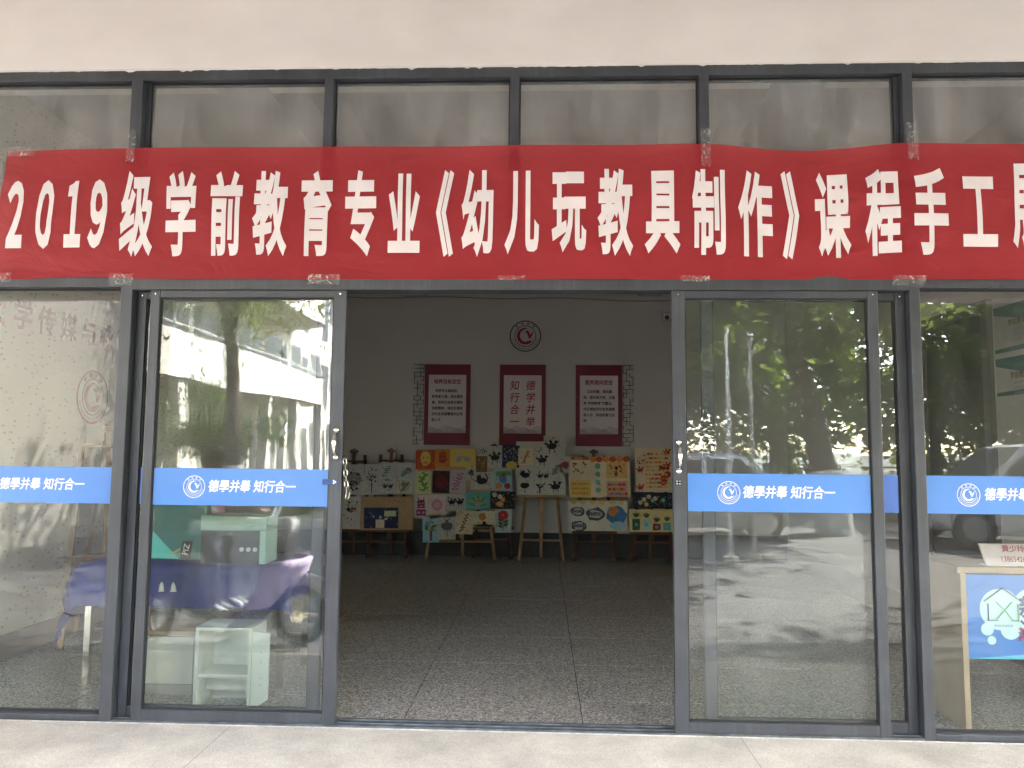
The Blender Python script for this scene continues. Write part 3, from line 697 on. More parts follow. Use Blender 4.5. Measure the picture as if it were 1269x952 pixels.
        stem(mb, (cx, cz-.45*h_), (cx, cz+.05*h_), q*.12, Y(), a); stem(mb, (cx, cz-.1*h_), (cx-.2*w_, cz+.15*h_), q*.06, Y(), a); stem(mb, (cx, cz-.1*h_), (cx+.2*w_, cz+.15*h_), q*.06, Y(), a)
        for k in range(34):
            r, an = math.sqrt(rr.random()), rr.random()*6.3; mb.disc(cx+.36*w_*r*math.cos(an), cz+.19*h_+.22*h_*r*math.sin(an), q*rr.uniform(.04,.08), Y(), rr.choice(ms[1:] if len(ms) > 1 else ms), 7)
    elif kind == 'dancer':
        mb.disc(cx, cz+.1*h_, q*.3, Y(), a, 16, 1.25, .8, 0, .08); mb.disc(cx, cz+.34*h_, q*.08, Y(), a); stem(mb, (cx, cz+.3*h_), (cx, cz+.15*h_), q*.07, Y(), a)
        stem(mb, (cx+.02*w_, cz-.05*h_), (cx+.03*w_, cz-.42*h_), q*.045, Y(), a); leafp(mb, cx, cz+.3*h_, R(50), q*.4, q*.02, Y(), a); leafp(mb, cx, cz+.3*h_, R(125), q*.35, q*.02, Y(), a)
    elif kind == 'night':
        mb.disc(cx+.05*w_, cz-.42*h_, q*.34, Y(), a, 18, 1, .75)
        for k in range(22): mb.disc(cx+rr.uniform(-.44,.44)*w_, cz+rr.uniform(-.1,.46)*h_, q*rr.uniform(.02,.045), Y(), rr.choice(ms), 6)
    elif kind == 'fruit':
        for k in range(7): leafp(mb, cx-.3*w_+.1*w_*k, cz+.45*h_, R(-95+6*k), q*.4, q*.08, Y(), ms[2])
        mb.disc(cx+.02*w_, cz+.02*h_, q*.24, Y(), ms[1], 14, .9, 1.1, .5); mb.disc(cx+.05*w_, cz+.22*h_, q*.1, Y(), ms[0]); mb.disc(cx-.24*w_, cz-.3*h_, q*.19, Y(), ms[3]); mb.disc(cx+.26*w_, cz-.32*h_, q*.18, Y(), ms[0])
    elif kind == 'vase':
        mb.poly([(cx-.5*w_, cz-.5*h_), (cx-.35*w_, cz-.38*h_), (cx-.08*w_, cz-.34*h_), (cx+.1*w_, cz-.34*h_), (cx+.35*w_, cz-.4*h_), (cx+.5*w_, cz-.5*h_)], Y(), b); mb.disc(cx-.08*w_, cz+.16*h_, q*.24, Y(), a, 12, 1, 1, 0, .12)
        mb.disc(cx, cz-.27*h_, q*.13, Y(), b)
    elif kind == 'rose':
        stem(mb, (cx, cz-.45*h_), (cx, cz+.2*h_), q*.04, Y(), b)
        for k in range(14): mb.disc(cx+.2*q*math.cos(k*.9), cz+.26*h_+.17*q*math.sin(k*.9), q*.15, Y(), a, 9)
        for k in range(5): leafp(mb, cx, cz-.3*h_+.07*h_*k, R(25 if k % 2 else 155), q*.4, q*.09, Y(), b)
    elif kind == 'text':
        n = int(h_/.055); 
        for k in range(n):
            x = cx-.46*w_
            while x < cx+.4*w_:
                l = rr.uniform(.03,.12)*w_*1.4; z = cz+.44*h_-(k+.3)*h_*.92/n
                mb.poly([(x, z-.35*h_/n), (x+l, z-.35*h_/n), (x+l, z+.1*h_/n), (x, z+.1*h_/n)], Y(), rr.choice(ms)); x += l+.03*w_
    elif kind == 'houses':
        for k in range(4):
            x = cx-.36*w_+.24*w_*k; hh = h_*rr.uniform(.3,.55); mb.poly([(x-.09*w_, cz-.46*h_), (x+.09*w_, cz-.46*h_), (x+.09*w_, cz-.46*h_+hh), (x-.09*w_, cz-.46*h_+hh)], Y(), ms[k % len(ms)])
            mb.disc(x, cz-.46*h_+hh*.5, q*.08, Y(), b)
            for j in range(4): leafp(mb, x, cz-.4*h_+hh, R(50+25*j), h_*.28, q*.04, Y(), ms[0])
ARTS = [
 (-1.48,1.25,.25,.24, ored, 'face', [yel,orange], 'orange red sheet with a yellow papercut face'),
 (-1.26,1.27,.20,.23, orange, 'face', [ored,dred], 'orange sheet with a dark red papercut mask'),
 (-1.00,1.28,.33,.23, yel, 'moustache', [gry], 'yellow sheet with a grey winged shape'),
 (-.75,1.36,.14,.11, pw, 'dots', [blk], 'tiny white card with black dots at the top of the crowded easel'),
 (-.76,1.20,.14,.20, brn, 'dots', [tan], 'plain brown card beside the black bird picture'),
 (-.59,1.29,.19,.28, pw, 'bird', [blk], 'white sheet with a black papercut bird, next to the night sky picture'),
 (-.39,1.30,.22,.28, nvy, 'night', [yel,pw], 'dark blue night sky picture with a yellow moon'),
 (-1.50,.96,.21,.29, pgrn, 'dragon', [grn], 'pale green sheet with a green papercut dragon'),
 (-1.27,.97,.22,.28, blk, 'lattice', [dred], 'black sheet with a dark red pattern'),
 (-1.06,.98,.21,.29, mauve, 'plant', [P('rose_ink',(.30,.10,.15))], 'mauve sheet with a pink branch'),
 (-.89,1.08,.14,.17, pw, 'bush', [blk], 'small white card with a black bush'),
 (-.75,.99,.29,.22, pw, 'swan', [blk], 'white sheet with a black swan'),
 (-.49,1.01,.23,.27, lblue, 'fruit', [red,blu,grn,orange], 'bright picture of a blue bird among fruit'),
 (-1.52,.66,.18,.29, P('off_white',(.58,.53,.50)), 'robot', [P('crimson',(.28,.03,.09)),mauve], 'white card with a crimson robot figure'),
 (-1.32,.68,.22,.26, P('blush',(.60,.50,.45)), 'round', [pnk,mauve], 'pale sheet with a round pink flower'),
 (-1.08,.71,.27,.22, pw, 'birds2', [blk], 'white sheet with two black cranes'),
 (-.80,.74,.31,.22, teal, 'lotus', [grn,P('leaf_teal',(.16,.42,.25)),pnk], 'teal picture of a lotus with a pink heart'),
 (-.49,.75,.31,.22, blk, 'flowers', [orange,cream,pw], 'black sheet covered with orange and cream flowers'),
 (-1.39,.36,.21,.30, lblue, 'tree', [dred,yel,dgrn,grn,dgrn], 'light blue picture of a tree with yellow fruit'),
 (-1.19,.39,.22,.28, pw, 'dancer', [P('slate',(.08,.11,.12))], 'white sheet with a dark dancer figure'),
 (-.97,.47,.22,.30, cream, 'sprig', [brn,dgrn], 'cream sheet with a thin brown sprig'),
 (-.72,.51,.28,.20, P('pale_yellow',(.60,.55,.36)), 'vase', [orange,blk], 'pale yellow picture of an orange flower in a black vase'),
 (-.48,.49,.21,.29, P('pale_blue',(.38,.47,.50)), 'rose', [red,dgrn], 'pale blue picture of a red rose'),
 (-.01,1.16,.62,.67, pw, 'multi', [], 'large white sheet of black papercut animals and trees'),
 (-.20,1.30,.19,.21, cream, 'sprig', [brn,ored], 'cream card with a brown sprig on the large white sheet'),
 (.01,1.26,.18,.18, P('card_white',(.49,.475,.44)), 'bird', [blk], 'white card with a long tailed bird on the large white sheet'),
 (-.20,1.07,.17,.20, P('card_white',(0,0,0)), 'swan', [blk], 'white card with a curled bird on the large white sheet'),
 (.02,1.05,.20,.18, P('card_white',(0,0,0)), 'birds2', [blk,brn], 'white card with two running animals on the large white sheet'),
 (-.21,.92,.16,.17, P('card_white',(0,0,0)), 'dancer', [blk], 'white card with a vase shaped figure on the large white sheet'),
 (-.02,.92,.17,.18, P('card_white',(0,0,0)), 'tree', [blk], 'white card with a bare black tree on the large white sheet'),
 (.18,.93,.19,.20, P('card_white',(0,0,0)), 'animal', [blk], 'white card with a leaping horse on the large white sheet'),
 (.18,1.14,.15,.17, P('card_white',(0,0,0)), 'plant', [dgrn,blk], 'white card with a green black plant on the large white sheet'),
 (-1.97,1.10,.16,.19, P('card_white',(0,0,0)), 'plant', [teal,dgrn], 'white card with a teal plant on the flower easel'),
 (-1.73,1.08,.18,.20, P('card_white',(0,0,0)), 'flowers', [teal,blk,gry], 'white card with teal blossoms on the flower easel'),
 (-1.95,.90,.18,.15, P('card_white',(0,0,0)), 'birds2', [blk], 'white card with two small black birds on the flower easel'),
 (-1.74,.90,.19,.15, cream, 'plant', [dgrn,brn], 'cream card with a grassy plant on the flower easel'),
 (-2.36,.66,.12,.14, P('card_white',(0,0,0)), 'face', [dred,pw], 'small white card with a dark red face under the spiral drawing'),
 (.13,1.44,.21,.26, pw, 'animal', [blk], 'white card with a black deer at the top of the large sheet'),
 (.30,1.20,.14,.21, pw, 'round', [red,dgrn], 'small white card with a red and green flower'),
 (.73,1.05,.77,.50, cream, 'quad', [], 'wide cream poster with orange scalloped border and blue centre column'),
 (.71,.57,.74,.38, P('ivory',(.60,.58,.48)), 'clouds', [], 'wide ivory poster with dark cloud shapes and yellow scallops'),
 (1.41,1.15,.46,.55, cream, 'collage', [], 'cream collage with red shapes and orange lines of writing'),
 (1.40,.77,.50,.20, P('deep_navy',(.012,.018,.03)), 'flowers', [cream,teal,pw,yel], 'narrow black picture with pale flowers under the red collage'),
 (1.38,.52,.56,.28, P('straw',(.58,.50,.22)), 'houses', [dgrn,lblue,dred,teal], 'straw yellow picture of coloured jars with sprigs'),
 (-2.16,.99,.20,.39, pw, 'bush', [blk,dred,gry], 'white sheet with a tall dark red flower spray'),
 (-1.84,1.01,.46,.40, pw, 'garden', [], 'white sheet of small plants and teal dots'),
 (-1.96,.57,.68,.42, tan, 'inset', [], 'wooden drawing board with a dark picture mounted on it'),
 (-2.39,.99,.25,.39, P('dull_white',(.45,.43,.40)), 'lattice', [blk], 'grey white sheet with a dark spiral line pattern'),
 (-2.43,.57,.27,.41, P('worn_white',(.52,.48,.42)), 'dots', [blk,brn,dred], 'white sheet with black and brown face shapes'),
]
for i, (cx, cz, w_, h_, pap, kind, cols, label) in enumerate(ARTS):
    rr = random.Random(100+i); y = 5.840-.0024*(i % 7) - (.008 if 'card' in label else 0) - (.014 if i in (32, 33, 24) else 0) + (.004 if kind in ('multi', 'garden') else 0)
    mats = [pap]+cols; mb = MB(); mb.box(-w_/2, w_/2, 0, .0018, -h_/2, h_/2); q = -.0003
    ix = lambda m: (mats.index(m) if m in mats else (mats.append(m) or len(mats)-1))
    if kind == 'multi': motif(mb, 'dots', 0, .2, .4, .12, q, [ix(brn)], rr)
    elif kind == 'quad':
        for k in range(9): mb.disc(-w_*.44+k*w_*.11, h_*.45, w_*.06, q-.0001*k, ix(orange if k % 2 else ored), 12, 1, .8)
        for x, z, m, c in ((-.24,.13,cream,(red,brn,orange)), (-.24,-.13,yel,(orange,tan)), (.22,.10,P('apricot',(.58,.38,.14)),(blk,brn,red)), (.22,-.14,P('salmon',(.55,.30,.20)),(orange,red,blu))):
            mb.poly([(x-.13,z-.11),(x+.13,z-.11),(x+.13,z+.09),(x-.13,z+.09)], q-.002, ix(m)); motif(mb, 'text' if z < 0 else 'dots', x, z-.01, .24, .19, q-.0023, [ix(k) for k in c], rr)
            if z > 0: motif(mb, 'dots', x, z, .24, .17, q-.0036, [ix(k) for k in c], rr)
        for k in range(4): mb.disc(-.02, .14-.1*k, .035, q-.0022, ix(teal), 8, 1, 1, 0, .2)
    elif kind == 'clouds':
        for k in range(6): mb.poly([(-.36+.12*k,.19),(-.25+.12*k,.19),(-.28+.12*k,.15),(-.305+.12*k,.135),(-.33+.12*k,.15)], q-.0001*k, ix(yel))
        for x, z, s_ in ((-.26,.05,.08), (-.03,.02,.11), (-.24,-.13,.09)):
            mb.disc(x, z, s_, q-.001, ix(P('slate2',(.05,.07,.09))), 14, 1.1, .75, 0, .15); mb.disc(x, z, s_*.72, q-.0013, ix(pw), 12, 1.1, .7, 0, .2); motif(mb, 'text', x, z, s_*1.5, s_*.9, q-.0016, [ix(P('slate2',(0,0,0)))], rr)
        mb.disc(.23, .02, .13, q-.001, ix(blu), 14, 1, .9, 0, .15); mb.disc(.19, .06, .06, q-.0013, ix(orange), 9, 1, 1, 0, .2); mb.disc(.25,-.12,.1, q-.0014, ix(lblue), 10, 1.1, .5, 0, .1)
    elif kind == 'collage':
        for k in range(9): motif(mb, rr.choice(['round','dots','bird']), rr.choice((-.17,-.15,.17,.12)), -.22+.055*k, .14, .12, q-.0009*k, [ix(red), ix(dred)], rr)
        motif(mb, 'text', .03, 0, .3, .5, q-.009, [ix(orange), ix(yel), ix(ored)], rr); mb.disc(.13,.02,.05, q-.011, ix(dred), 10, 1.3, .8)
    elif kind == 'garden':
        for k in range(14): motif(mb, rr.choice(['bush','sprig','dots']), rr.uniform(-.17,.17), rr.uniform(-.14,.14), .1, .1, q-.0006*k, [ix(rr.choice([dgrn,blk,brn,teal,gry]))], rr)
    elif kind == 'inset':
        mb.poly([(-.29,-.19),(.15,-.19),(.15,.07),(-.29,.07)], q, ix(nvy)); mb.poly([(-.14,-.185),(-.03,-.185),(-.03,-.08),(-.14,-.08)], q-.0004, ix(cream)); mb.poly([(-.03,-.04),(.12,-.04),(.12,.03),(-.03,.03)], q-.0004, ix(pgrn))
        motif(mb, 'dots', -.07, -.06, .4, .22, q-.0006, [ix(ored), ix(pw), ix(teal)], rr); motif(mb, 'dots', .02, .14, .5, .1, q, [ix(brn)], rr)
    else: motif(mb, kind, 0, 0, w_*.95, h_*.95, q, [1+k for k in range(len(cols))], rr)
    nd = 5+int(60*w_*h_/.2)
    for k in range(min(nd, 40)):       # small snips and brush marks between the main shapes
        leafp(mb, rr.uniform(-.44,.44)*w_, rr.uniform(-.44,.44)*h_, rr.random()*6.3, rr.uniform(.008,.03), rr.uniform(.002,.006), -.0135-.00003*k, rr.randrange(1, len(mats)) if len(mats) > 1 else 0)
    o = obj('artwork', mb, mats, None, (cx, y, cz), (0, R(rr.uniform(-1.2,1.2)), 0))
    tag(o, label, 'picture', 'pupil artworks on the easels', 'thing')

# left wall: lettering, seal, easel with a picture
WLx = room[0]+.004; fade = M('wall_print_red', (.36,.02,.025), .8)
wt = thing('wall_lettering', 'row of faded red characters on the patterned left wall', 'lettering', (WLx, 1.5, 2.25))
for c, y in zip('大学传媒与教育', (.78,1.05,1.30,1.55,1.80,2.05,2.30)): lettering(c, fade, wt, (WLx, y, 2.25), .21, .95, .02, FACE_RIGHT, name='character')
e = emblem(None, (WLx, 1.9, 1.77), .21, fade, rot=FACE_RIGHT); e.name = 'faded_wall_seal'
tag(e, 'faded red round seal on the patterned left wall', 'seal', kind='thing')
easel('tall pale easel against the patterned wall beside the blue cloth table', -3.12, 1.62, wood_l, .34, 1.55, .62, .3, rot=R(62))
o = obj('artwork', MB().box(-.2, .2, 0, .004, -.16, .16), pw, None, (-2.98, 1.66, 1.16), (0, 0, R(62))); tag(o, 'framed picture on the tall easel against the patterned wall', 'picture', 'pupil artworks on the easels', 'thing')
mbx = MB(); motif(mbx, 'flowers', 0, 0, .36, .28, -.001, [0,1,2], random.Random(9)); obj('print', mbx, [red, dred, pnk], o, o.location)['kind'] = 'stuff'
o.children[0].location = (0,0,0)
o = obj('artwork', MB().box(-.13, .13, 0, .004, -.17, .17), pw, None, (-2.93, 1.70, .80), (0, R(8), R(62))); tag(o, 'white sheet with red strokes clipped low on the tall easel', 'picture', 'pupil artworks on the easels', 'thing')
mbx = MB(); motif(mbx, 'lattice', 0, 0, .24, .3, -.001, [0], random.Random(3)); obj('print', mbx, [red], o, o.location)['kind'] = 'stuff'
o.children[0].location = (0,0,0)

# ------------------------------------------------------------------ table with blue cloth, boxes, shelf units
TX0, TX1, TY0, TY1, TZ = -2.72, -1.47, .56, 1.14, .70
tb = thing('table', 'folding table under a dark blue cloth behind the left door leaf', 'table', ((TX0+TX1)/2, .85, 0))
obj('table_top', MB().box(TX0+.02, TX1-.02, TY0+.02, TY1-.02, TZ-.03, TZ-.004), wood_l, tb)
for x in (TX0+.05, TX1-.05):
    for y in (TY0+.05, TY1-.05): obj('leg', MB().box(x-.018, x+.018, y-.018, y+.018, 0, TZ-.03), steel, tb)
clothm = M('blue_cloth', (.022,.034,.22), .75, (.016,.026,.16), 5, .3, 25)
mb = MB(); n, m = 60, 30; gx0, gx1, gy0, gy1 = TX0-.32, TX1+.20, TY0-.24, TY1+.26
for j in range(m+1):
    for i in range(n+1):
        x = gx0+(gx1-gx0)*i/n; y = gy0+(gy1-gy0)*j/m
        ox = max(TX0-x, x-TX1, 0); oy = max(TY0-y, y-TY1, 0); d = math.hypot(ox, oy) if ox and oy else max(ox, oy)
        X = min(max(x, TX0), TX1); Y = min(max(y, TY0), TY1)
        wv = .012*math.sin(i*1.1)+.008*math.sin(j*1.7+i*.4)
        if d > 0:
            drop = d*(1.15 if ox and oy else 1); fl = .02+.10*d+wv
            X += (-(fl) if x < TX0 else fl if x > TX1 else 0); Y += (-(fl) if y < TY0 else fl if y > TY1 else 0)
            Z = TZ+.004-drop
        else: Z = TZ+.004+.002*math.sin(i*.9+j)
        mb.v.append((X, Y, Z))
for j in range(m):
    for i in range(n):
        a = j*(n+1)+i; mb.f.append((a, a+1, a+n+2, a+n+1)); mb.m.append(0)
tc_ = obj('tablecloth', mb, clothm, None, smooth=True); tag(tc_, 'dark blue cloth draped over the table with small white triangle marks', 'tablecloth', kind='thing')
for x in (-2.30, -2.20, -2.13):
    q = MB()
    for k in range(3): q.prism([(x-.019+.004*k, .555+.015*k), (x+.019-.004*k, .555+.015*k), (x, .577+.016*k)], .522-.002*k-.006, .530)
    obj('triangle_mark', q, white, tc_)
tealbox = thing('gift_box', 'teal cardboard box with a cyan flash standing on the blue cloth', 'box', (-2.2, .85, TZ))
tealm = M('box_teal', (.03,.21,.20), .5); cyan = M('box_cyan', (.10,.66,.62), .45)
obj('carton', MB().box(-2.42, -2.05, .74, .98, TZ+.006, 1.06), tealm, tealbox, bevel=.004)
obj('cyan_flash', MB().prism([(-2.40,.712),(-2.21,.712),(-2.30,.80),(-2.40,.90)], .7365, .7395), cyan, tealbox)
pl = obj('name_plate', MB().prism([(-2.20,.712),(-2.135,.712),(-2.125,.82),(-2.19,.82)], .7355, .7395), ink_dark, tealbox)
lettering('PIZ', white, pl, (-2.163, .734, .768), .05, .95, .02, (R(90), R(-78), 0))
obj('yellow_dash', MB().prism([(-2.27,.725),(-2.20,.765),(-2.205,.775),(-2.275,.735)], .7355, .7395), P('yellow',(0,0,0)), tealbox)
pk = obj('leaflet', MB().box(-2.06, -1.96, .80, .803, TZ+.006, 1.05), pnk, None); tag(pk, 'pink leaflet standing between the teal box and the black box', 'leaflet', kind='thing')
mint = thing('display_box', 'mint framed black box with white dials on the blue cloth', 'box', (-1.83, .68, TZ))
mintm = M('box_mint', (.40,.62,.52), .5); 
obj('top_panel', MB().box(-2.02, -1.625, .60, .80, .90, .985), mintm, mint, bevel=.003)
obj('side_panel', MB().box(-1.662, -1.625, .60, .80, TZ+.006, .8995), mintm, mint, bevel=.003)
bl = obj('black_body', MB().box(-2.02, -1.6625, .612, .79, TZ+.006, .8995), M('box_black', (.02,.018,.018), .35), mint, bevel=.003)
for x in (-1.77, -1.73, -1.69): obj('dial', MB().tube([(x,.612,.79),(x,.602,.79)], .013, 12), white, bl)
lettering('CREATIVE', gry, bl, (-1.88, .609, .875), .02, 1, 0.)
sw = M('laminate_white', (.62,.63,.58), .55, (.58,.59,.54), 3)
sh = thing('shelf_unit', 'small white open shelf unit standing in front of the table', 'shelf', (-1.65, .34, 0))
X0, X1, Y0, Y1 = -1.85, -1.45, .215, .43
obj('side_panel', MB().box(X0, X0+.018, Y0, Y1, 0, .41), sw, sh); obj('side_panel', MB().box(X1-.11, X1-.092, Y0, Y1, 0, .41), sw, sh); obj('end_panel', MB().prism([(X1-.09,.0),(X1,.055),(X1,.40),(X1-.09,.41)], Y0+.002, Y0+.02), sw, sh)
obj('top_panel', MB().box(X0, X1-.092, Y0, Y1, .411, .427), sw, sh); obj('back_panel', MB().box(X0+.018, X1-.11, Y1-.012, Y1-.002, .0, .41), sw, sh)
obj('shelf', MB().box(X0+.0185, X1-.1105, Y0+.01, Y1-.013, .165, .18), sw, sh); obj('kick_board', MB().box(X0+.0185, X1-.1105, Y0+.12, Y0+.135, .07, .164), sw, sh)
for z in (.13,.17,.25,.3): obj('peg_hole', MB().tube([(X1-.04, Y0+.001, z),(X1-.04, Y0+.003, z)], .004, 8), gry, sh)
cb = thing('cabinet', 'low white cabinet with a wooden top under the blue cloth', 'cabinet', (-2.12, .58, 0))
obj('door', MB().box(-2.27, -1.96, .44, .456, .06, .32), sw, cb, bevel=.002); obj('carcass', MB().box(-2.28, -1.95, .4565, .72, .0, .33), sw, cb); obj('top', MB().box(-2.30, -1.93, .42, .74, .3305, .355), wood_l, cb); obj('plinth', MB().box(-2.27,-1.96,.445,.456,.0,.055), gry, cb)

# ------------------------------------------------------------------ desk on the right with sign and name card, wall posters
desk = thing('desk', 'wood edged desk behind the right side pane with a blue sign on its front', 'desk', (2.6, .3, 0))
oak = M('desk_oak', (.40,.30,.205), .55, (.34,.25,.165), 5); oak_s = M('desk_brown', (.20,.15,.11), .55, (.16,.12,.085), 5)
obj('top', MB().box(2.13, 3.12, .15, .62, .785, .815), oak, desk, bevel=.003); obj('side_panel', MB().box(2.155, 2.185, .17, .56, 0, .7845), oak, desk, bevel=.002); obj('side_panel', MB().box(3.06, 3.09, .17, .56, 0, .7845), oak, desk)
obj('modesty_panel', MB().box(2.186, 3.059, .27, .285, .34, .7845), oak_s, desk)
sg = obj('sign', MB().box(2.187, 3.058, .176, .181, .352, .775), M('sign_blue', (.04,.20,.60), .45, (.036,.185,.56), 2), desk)
ys = .1755
def sdisc(x, z, r, m, y, name='print_disc'): return obj(name, MB().disc(x, z, r, y, 0, 28), m, sg)
pale = M('sign_pale', (.55,.78,.82), .5); lg = M('logo_navy', (.04,.09,.22), .5); lgr = M('logo_green', (.25,.52,.30), .5)
sdisc(2.355,.60,.105, pale, ys); sdisc(2.52,.60,.11, pale, ys-.0003); sdisc(2.68,.61,.12, pale, ys-.0006); sdisc(2.40,.50,.05, pale, ys-.0009); sdisc(2.285,.50,.032, pale, ys-.0003); sdisc(2.305,.445,.022, pale, ys-.0003)
obj('swoosh', MB().prism([(2.187,.352),(3.058,.352),(3.058,.44),(2.7,.40),(2.40,.37)], ys-.0002, ys+.0004), M('sign_cyan', (.10,.50,.75), .5), sg)
q = MB()
for a, b in (((2.27,.64),(2.365,.71)), ((2.365,.71),(2.46,.64)), ((2.29,.63),(2.29,.545)), ((2.29,.545),(2.34,.545))): q.bar((a[0],ys-.002,a[1]), (b[0],ys-.002,b[1]), .001, .017, up=(0,1,0))
obj('house_outline', q, lg, sg)
q = MB()
for a, b in (((2.33,.64),(2.37,.60)), ((2.41,.64),(2.33,.55)), ((2.41,.55),(2.375,.595)), ((2.44,.63),(2.44,.545)), ((2.44,.545),(2.40,.545))): q.bar((a[0],ys-.0026,a[1]), (b[0],ys-.0026,b[1]), .001, .016, up=(0,1,0))
obj('house_lines', q, lgr, sg)
lettering('SHIYANSHI', lg, sg, (2.365, ys-.003, .518), .019, 1, 0.); lettering('新', lg, sg, (2.50, ys-.003, .605), .115, .95, .03)
lettering('鸿诚', P('sign_red',(.55,.03,.03)), sg, (2.51, ys-.003, .47), .075, 1, .02)
obj('smile', MB().ring(2.53,.60,.088,.098,ys-.0012,0,16,R(215),R(325)), lg, sg)
card = thing('name_card', 'tilted pale pink name card with red print standing on the desk', 'name card', (2.45, .24, .815))
obj('card', MB().add([(2.315,.215,.8155),(2.66,.215,.8155),(2.645,.235,.925),(2.29,.235,.925),(2.315,.225,.8155),(2.66,.225,.8155),(2.645,.245,.925),(2.29,.245,.925)], [(0,1,2,3),(7,6,5,4),(0,4,5,1),(1,5,6,2),(2,6,7,3),(3,7,4,0)]), M('card_pink', (.66,.55,.54), .5), card)
cr_ = (R(79.7), 0, 0)
lettering('黄少玲', ink_red, card, (2.46, .2255, .900), .038, 1.05, .01, cr_); lettering('1386542600', ink_red, card, (2.47, .2155, .848), .040, .82, .0, cr_)
obj('foot', MB().box(2.31, 2.66, .20, .27, .8152, .818), white, card)
for k, z in enumerate((2.03, 1.79)):
    pass
for (z0, z1, label) in ((2.09, 2.41, 'upper white notice with a teal wave on the right hand wall'), (1.79, 2.05, 'lower white notice with teal borders on the right hand wall')):
    ps = thing('wall_notice', label, 'notice', (room[1]-.01, 1.25, z0)); xw = room[1]-.004
    obj('sheet', MB().box(xw-.006, xw, .92, 1.54, z0, z1), pw, ps)
    q = MB(); q.add([(xw-.008,1.54,z1),(xw-.008,.92,z1),(xw-.008,.92,z1-.06),(xw-.008,1.25,z1-.11),(xw-.008,1.54,z1-.05)], [(0,1,2,3,4)]); q.add([(xw-.008,1.54,z0),(xw-.008,.92,z0),(xw-.008,.92,z0+.04),(xw-.008,1.54,z0+.025)], [(3,2,1,0)])
    obj('wave_band', q, P('notice_teal', (.06,.15,.16)), ps)
    lettering('学前教育专业', P('brown',(0,0,0)), ps, (xw-.009, 1.23, z1-.13), .05, 1, .02, FACE_LEFT)
    for k in range(3): lettering('培养目标  课程设置', gry, ps, (xw-.009, 1.23, z1-.18-.035*k), .026, 1, .01, FACE_LEFT)
dr = thing('inner_door', 'dark doorway leaf in the right hand wall past the notices', 'door', (room[1]-.02, 2.1, 0))
obj('leaf', MB().box(room[1]-.03, room[1]+.01, 1.66, 2.46, .0, 2.4), M('door_dark', (.06,.055,.05), .5), dr); obj('frame', MB().box(room[1]-.04, room[1]+.01, 1.58, 1.66, 0, 2.49).box(room[1]-.04, room[1]+.01, 2.46, 2.54, 0, 2.49).box(room[1]-.04, room[1]+.01, 1.66, 2.46, 2.4, 2.49), M('door_frame_grey', (.14,.13,.12), .5), dr)
obj('handle', MB().bar((room[1]-.06,1.72,1.0),(room[1]-.06,1.82,1.0),.02), steel, dr)
# ------------------------------------------------------------------ outdoors, seen in the glass: trees, white building, cars, fence, scooter
bark = M('bark', (.085,.065,.048), .9, (.04,.032,.025), 9, .6, 40); lime = M('lime_wash', (.62,.61,.57), .85, (.50,.49,.45), 12, .3, 60)
leafs = [leaf_mat('leaf_a', (.045,.085,.02), (.10,.16,.035), (.26,.34,.06)), leaf_mat('leaf_b', (.05,.085,.02), (.12,.155,.035), (.17,.23,.04)), leaf_mat('leaf_c', (.018,.042,.014), (.045,.08,.022), (.07,.12,.02))]
def crown_mesh(name, seed, rx, rz, z0, n_cl, per, size, mat, droop=0.):
    g = np.random.default_rng(seed)
    d = g.normal(size=(n_cl,3)); d /= np.linalg.norm(d, axis=1)[:,None]; rad = g.random(n_cl)**.42
    cl = d*rad[:,None]*np.array([rx,rx,rz]) + np.array([0,0,z0])
    cs = g.uniform(.45, 1.0, n_cl)*rx*.26
    c = np.repeat(cl, per, 0); q = np.repeat(cs, per)
    off = g.normal(size=(n_cl*per,3))*q[:,None]*np.array([.62,.62,.42])
    if droop: off[:,2] -= droop*g.random(n_cl*per)**2
    c = c+off; n = len(c)
    u = g.normal(size=(n,3)); u[:,2] *= .6; u /= np.linalg.norm(u, axis=1)[:,None]
    if droop: u[:,2] -= 1.2; u /= np.linalg.norm(u, axis=1)[:,None]
    v = np.cross(u, g.normal(size=(n,3))); v /= np.linalg.norm(v, axis=1)[:,None]
    L_ = size*g.uniform(.7,1.3,n)[:,None]; W_ = L_*(.28 if droop else .5)
    V = np.stack([c-u*L_, c+v*W_, c+u*L_, c-v*W_], 1).reshape(-1,3)
    me = bpy.data.meshes.new(name); me.vertices.add(4*n); me.vertices.foreach_set('co', V.astype('f').ravel())
    me.loops.add(4*n); me.loops.foreach_set('vertex_index', np.arange(4*n, dtype='i')); me.polygons.add(n); me.polygons.foreach_set('loop_start', np.arange(0,4*n,4,dtype='i'))
    me.polygons.foreach_set('loop_total', np.full(n,4,'i')); me.materials.append(mat); me.update(calc_edges=True); return me, cl
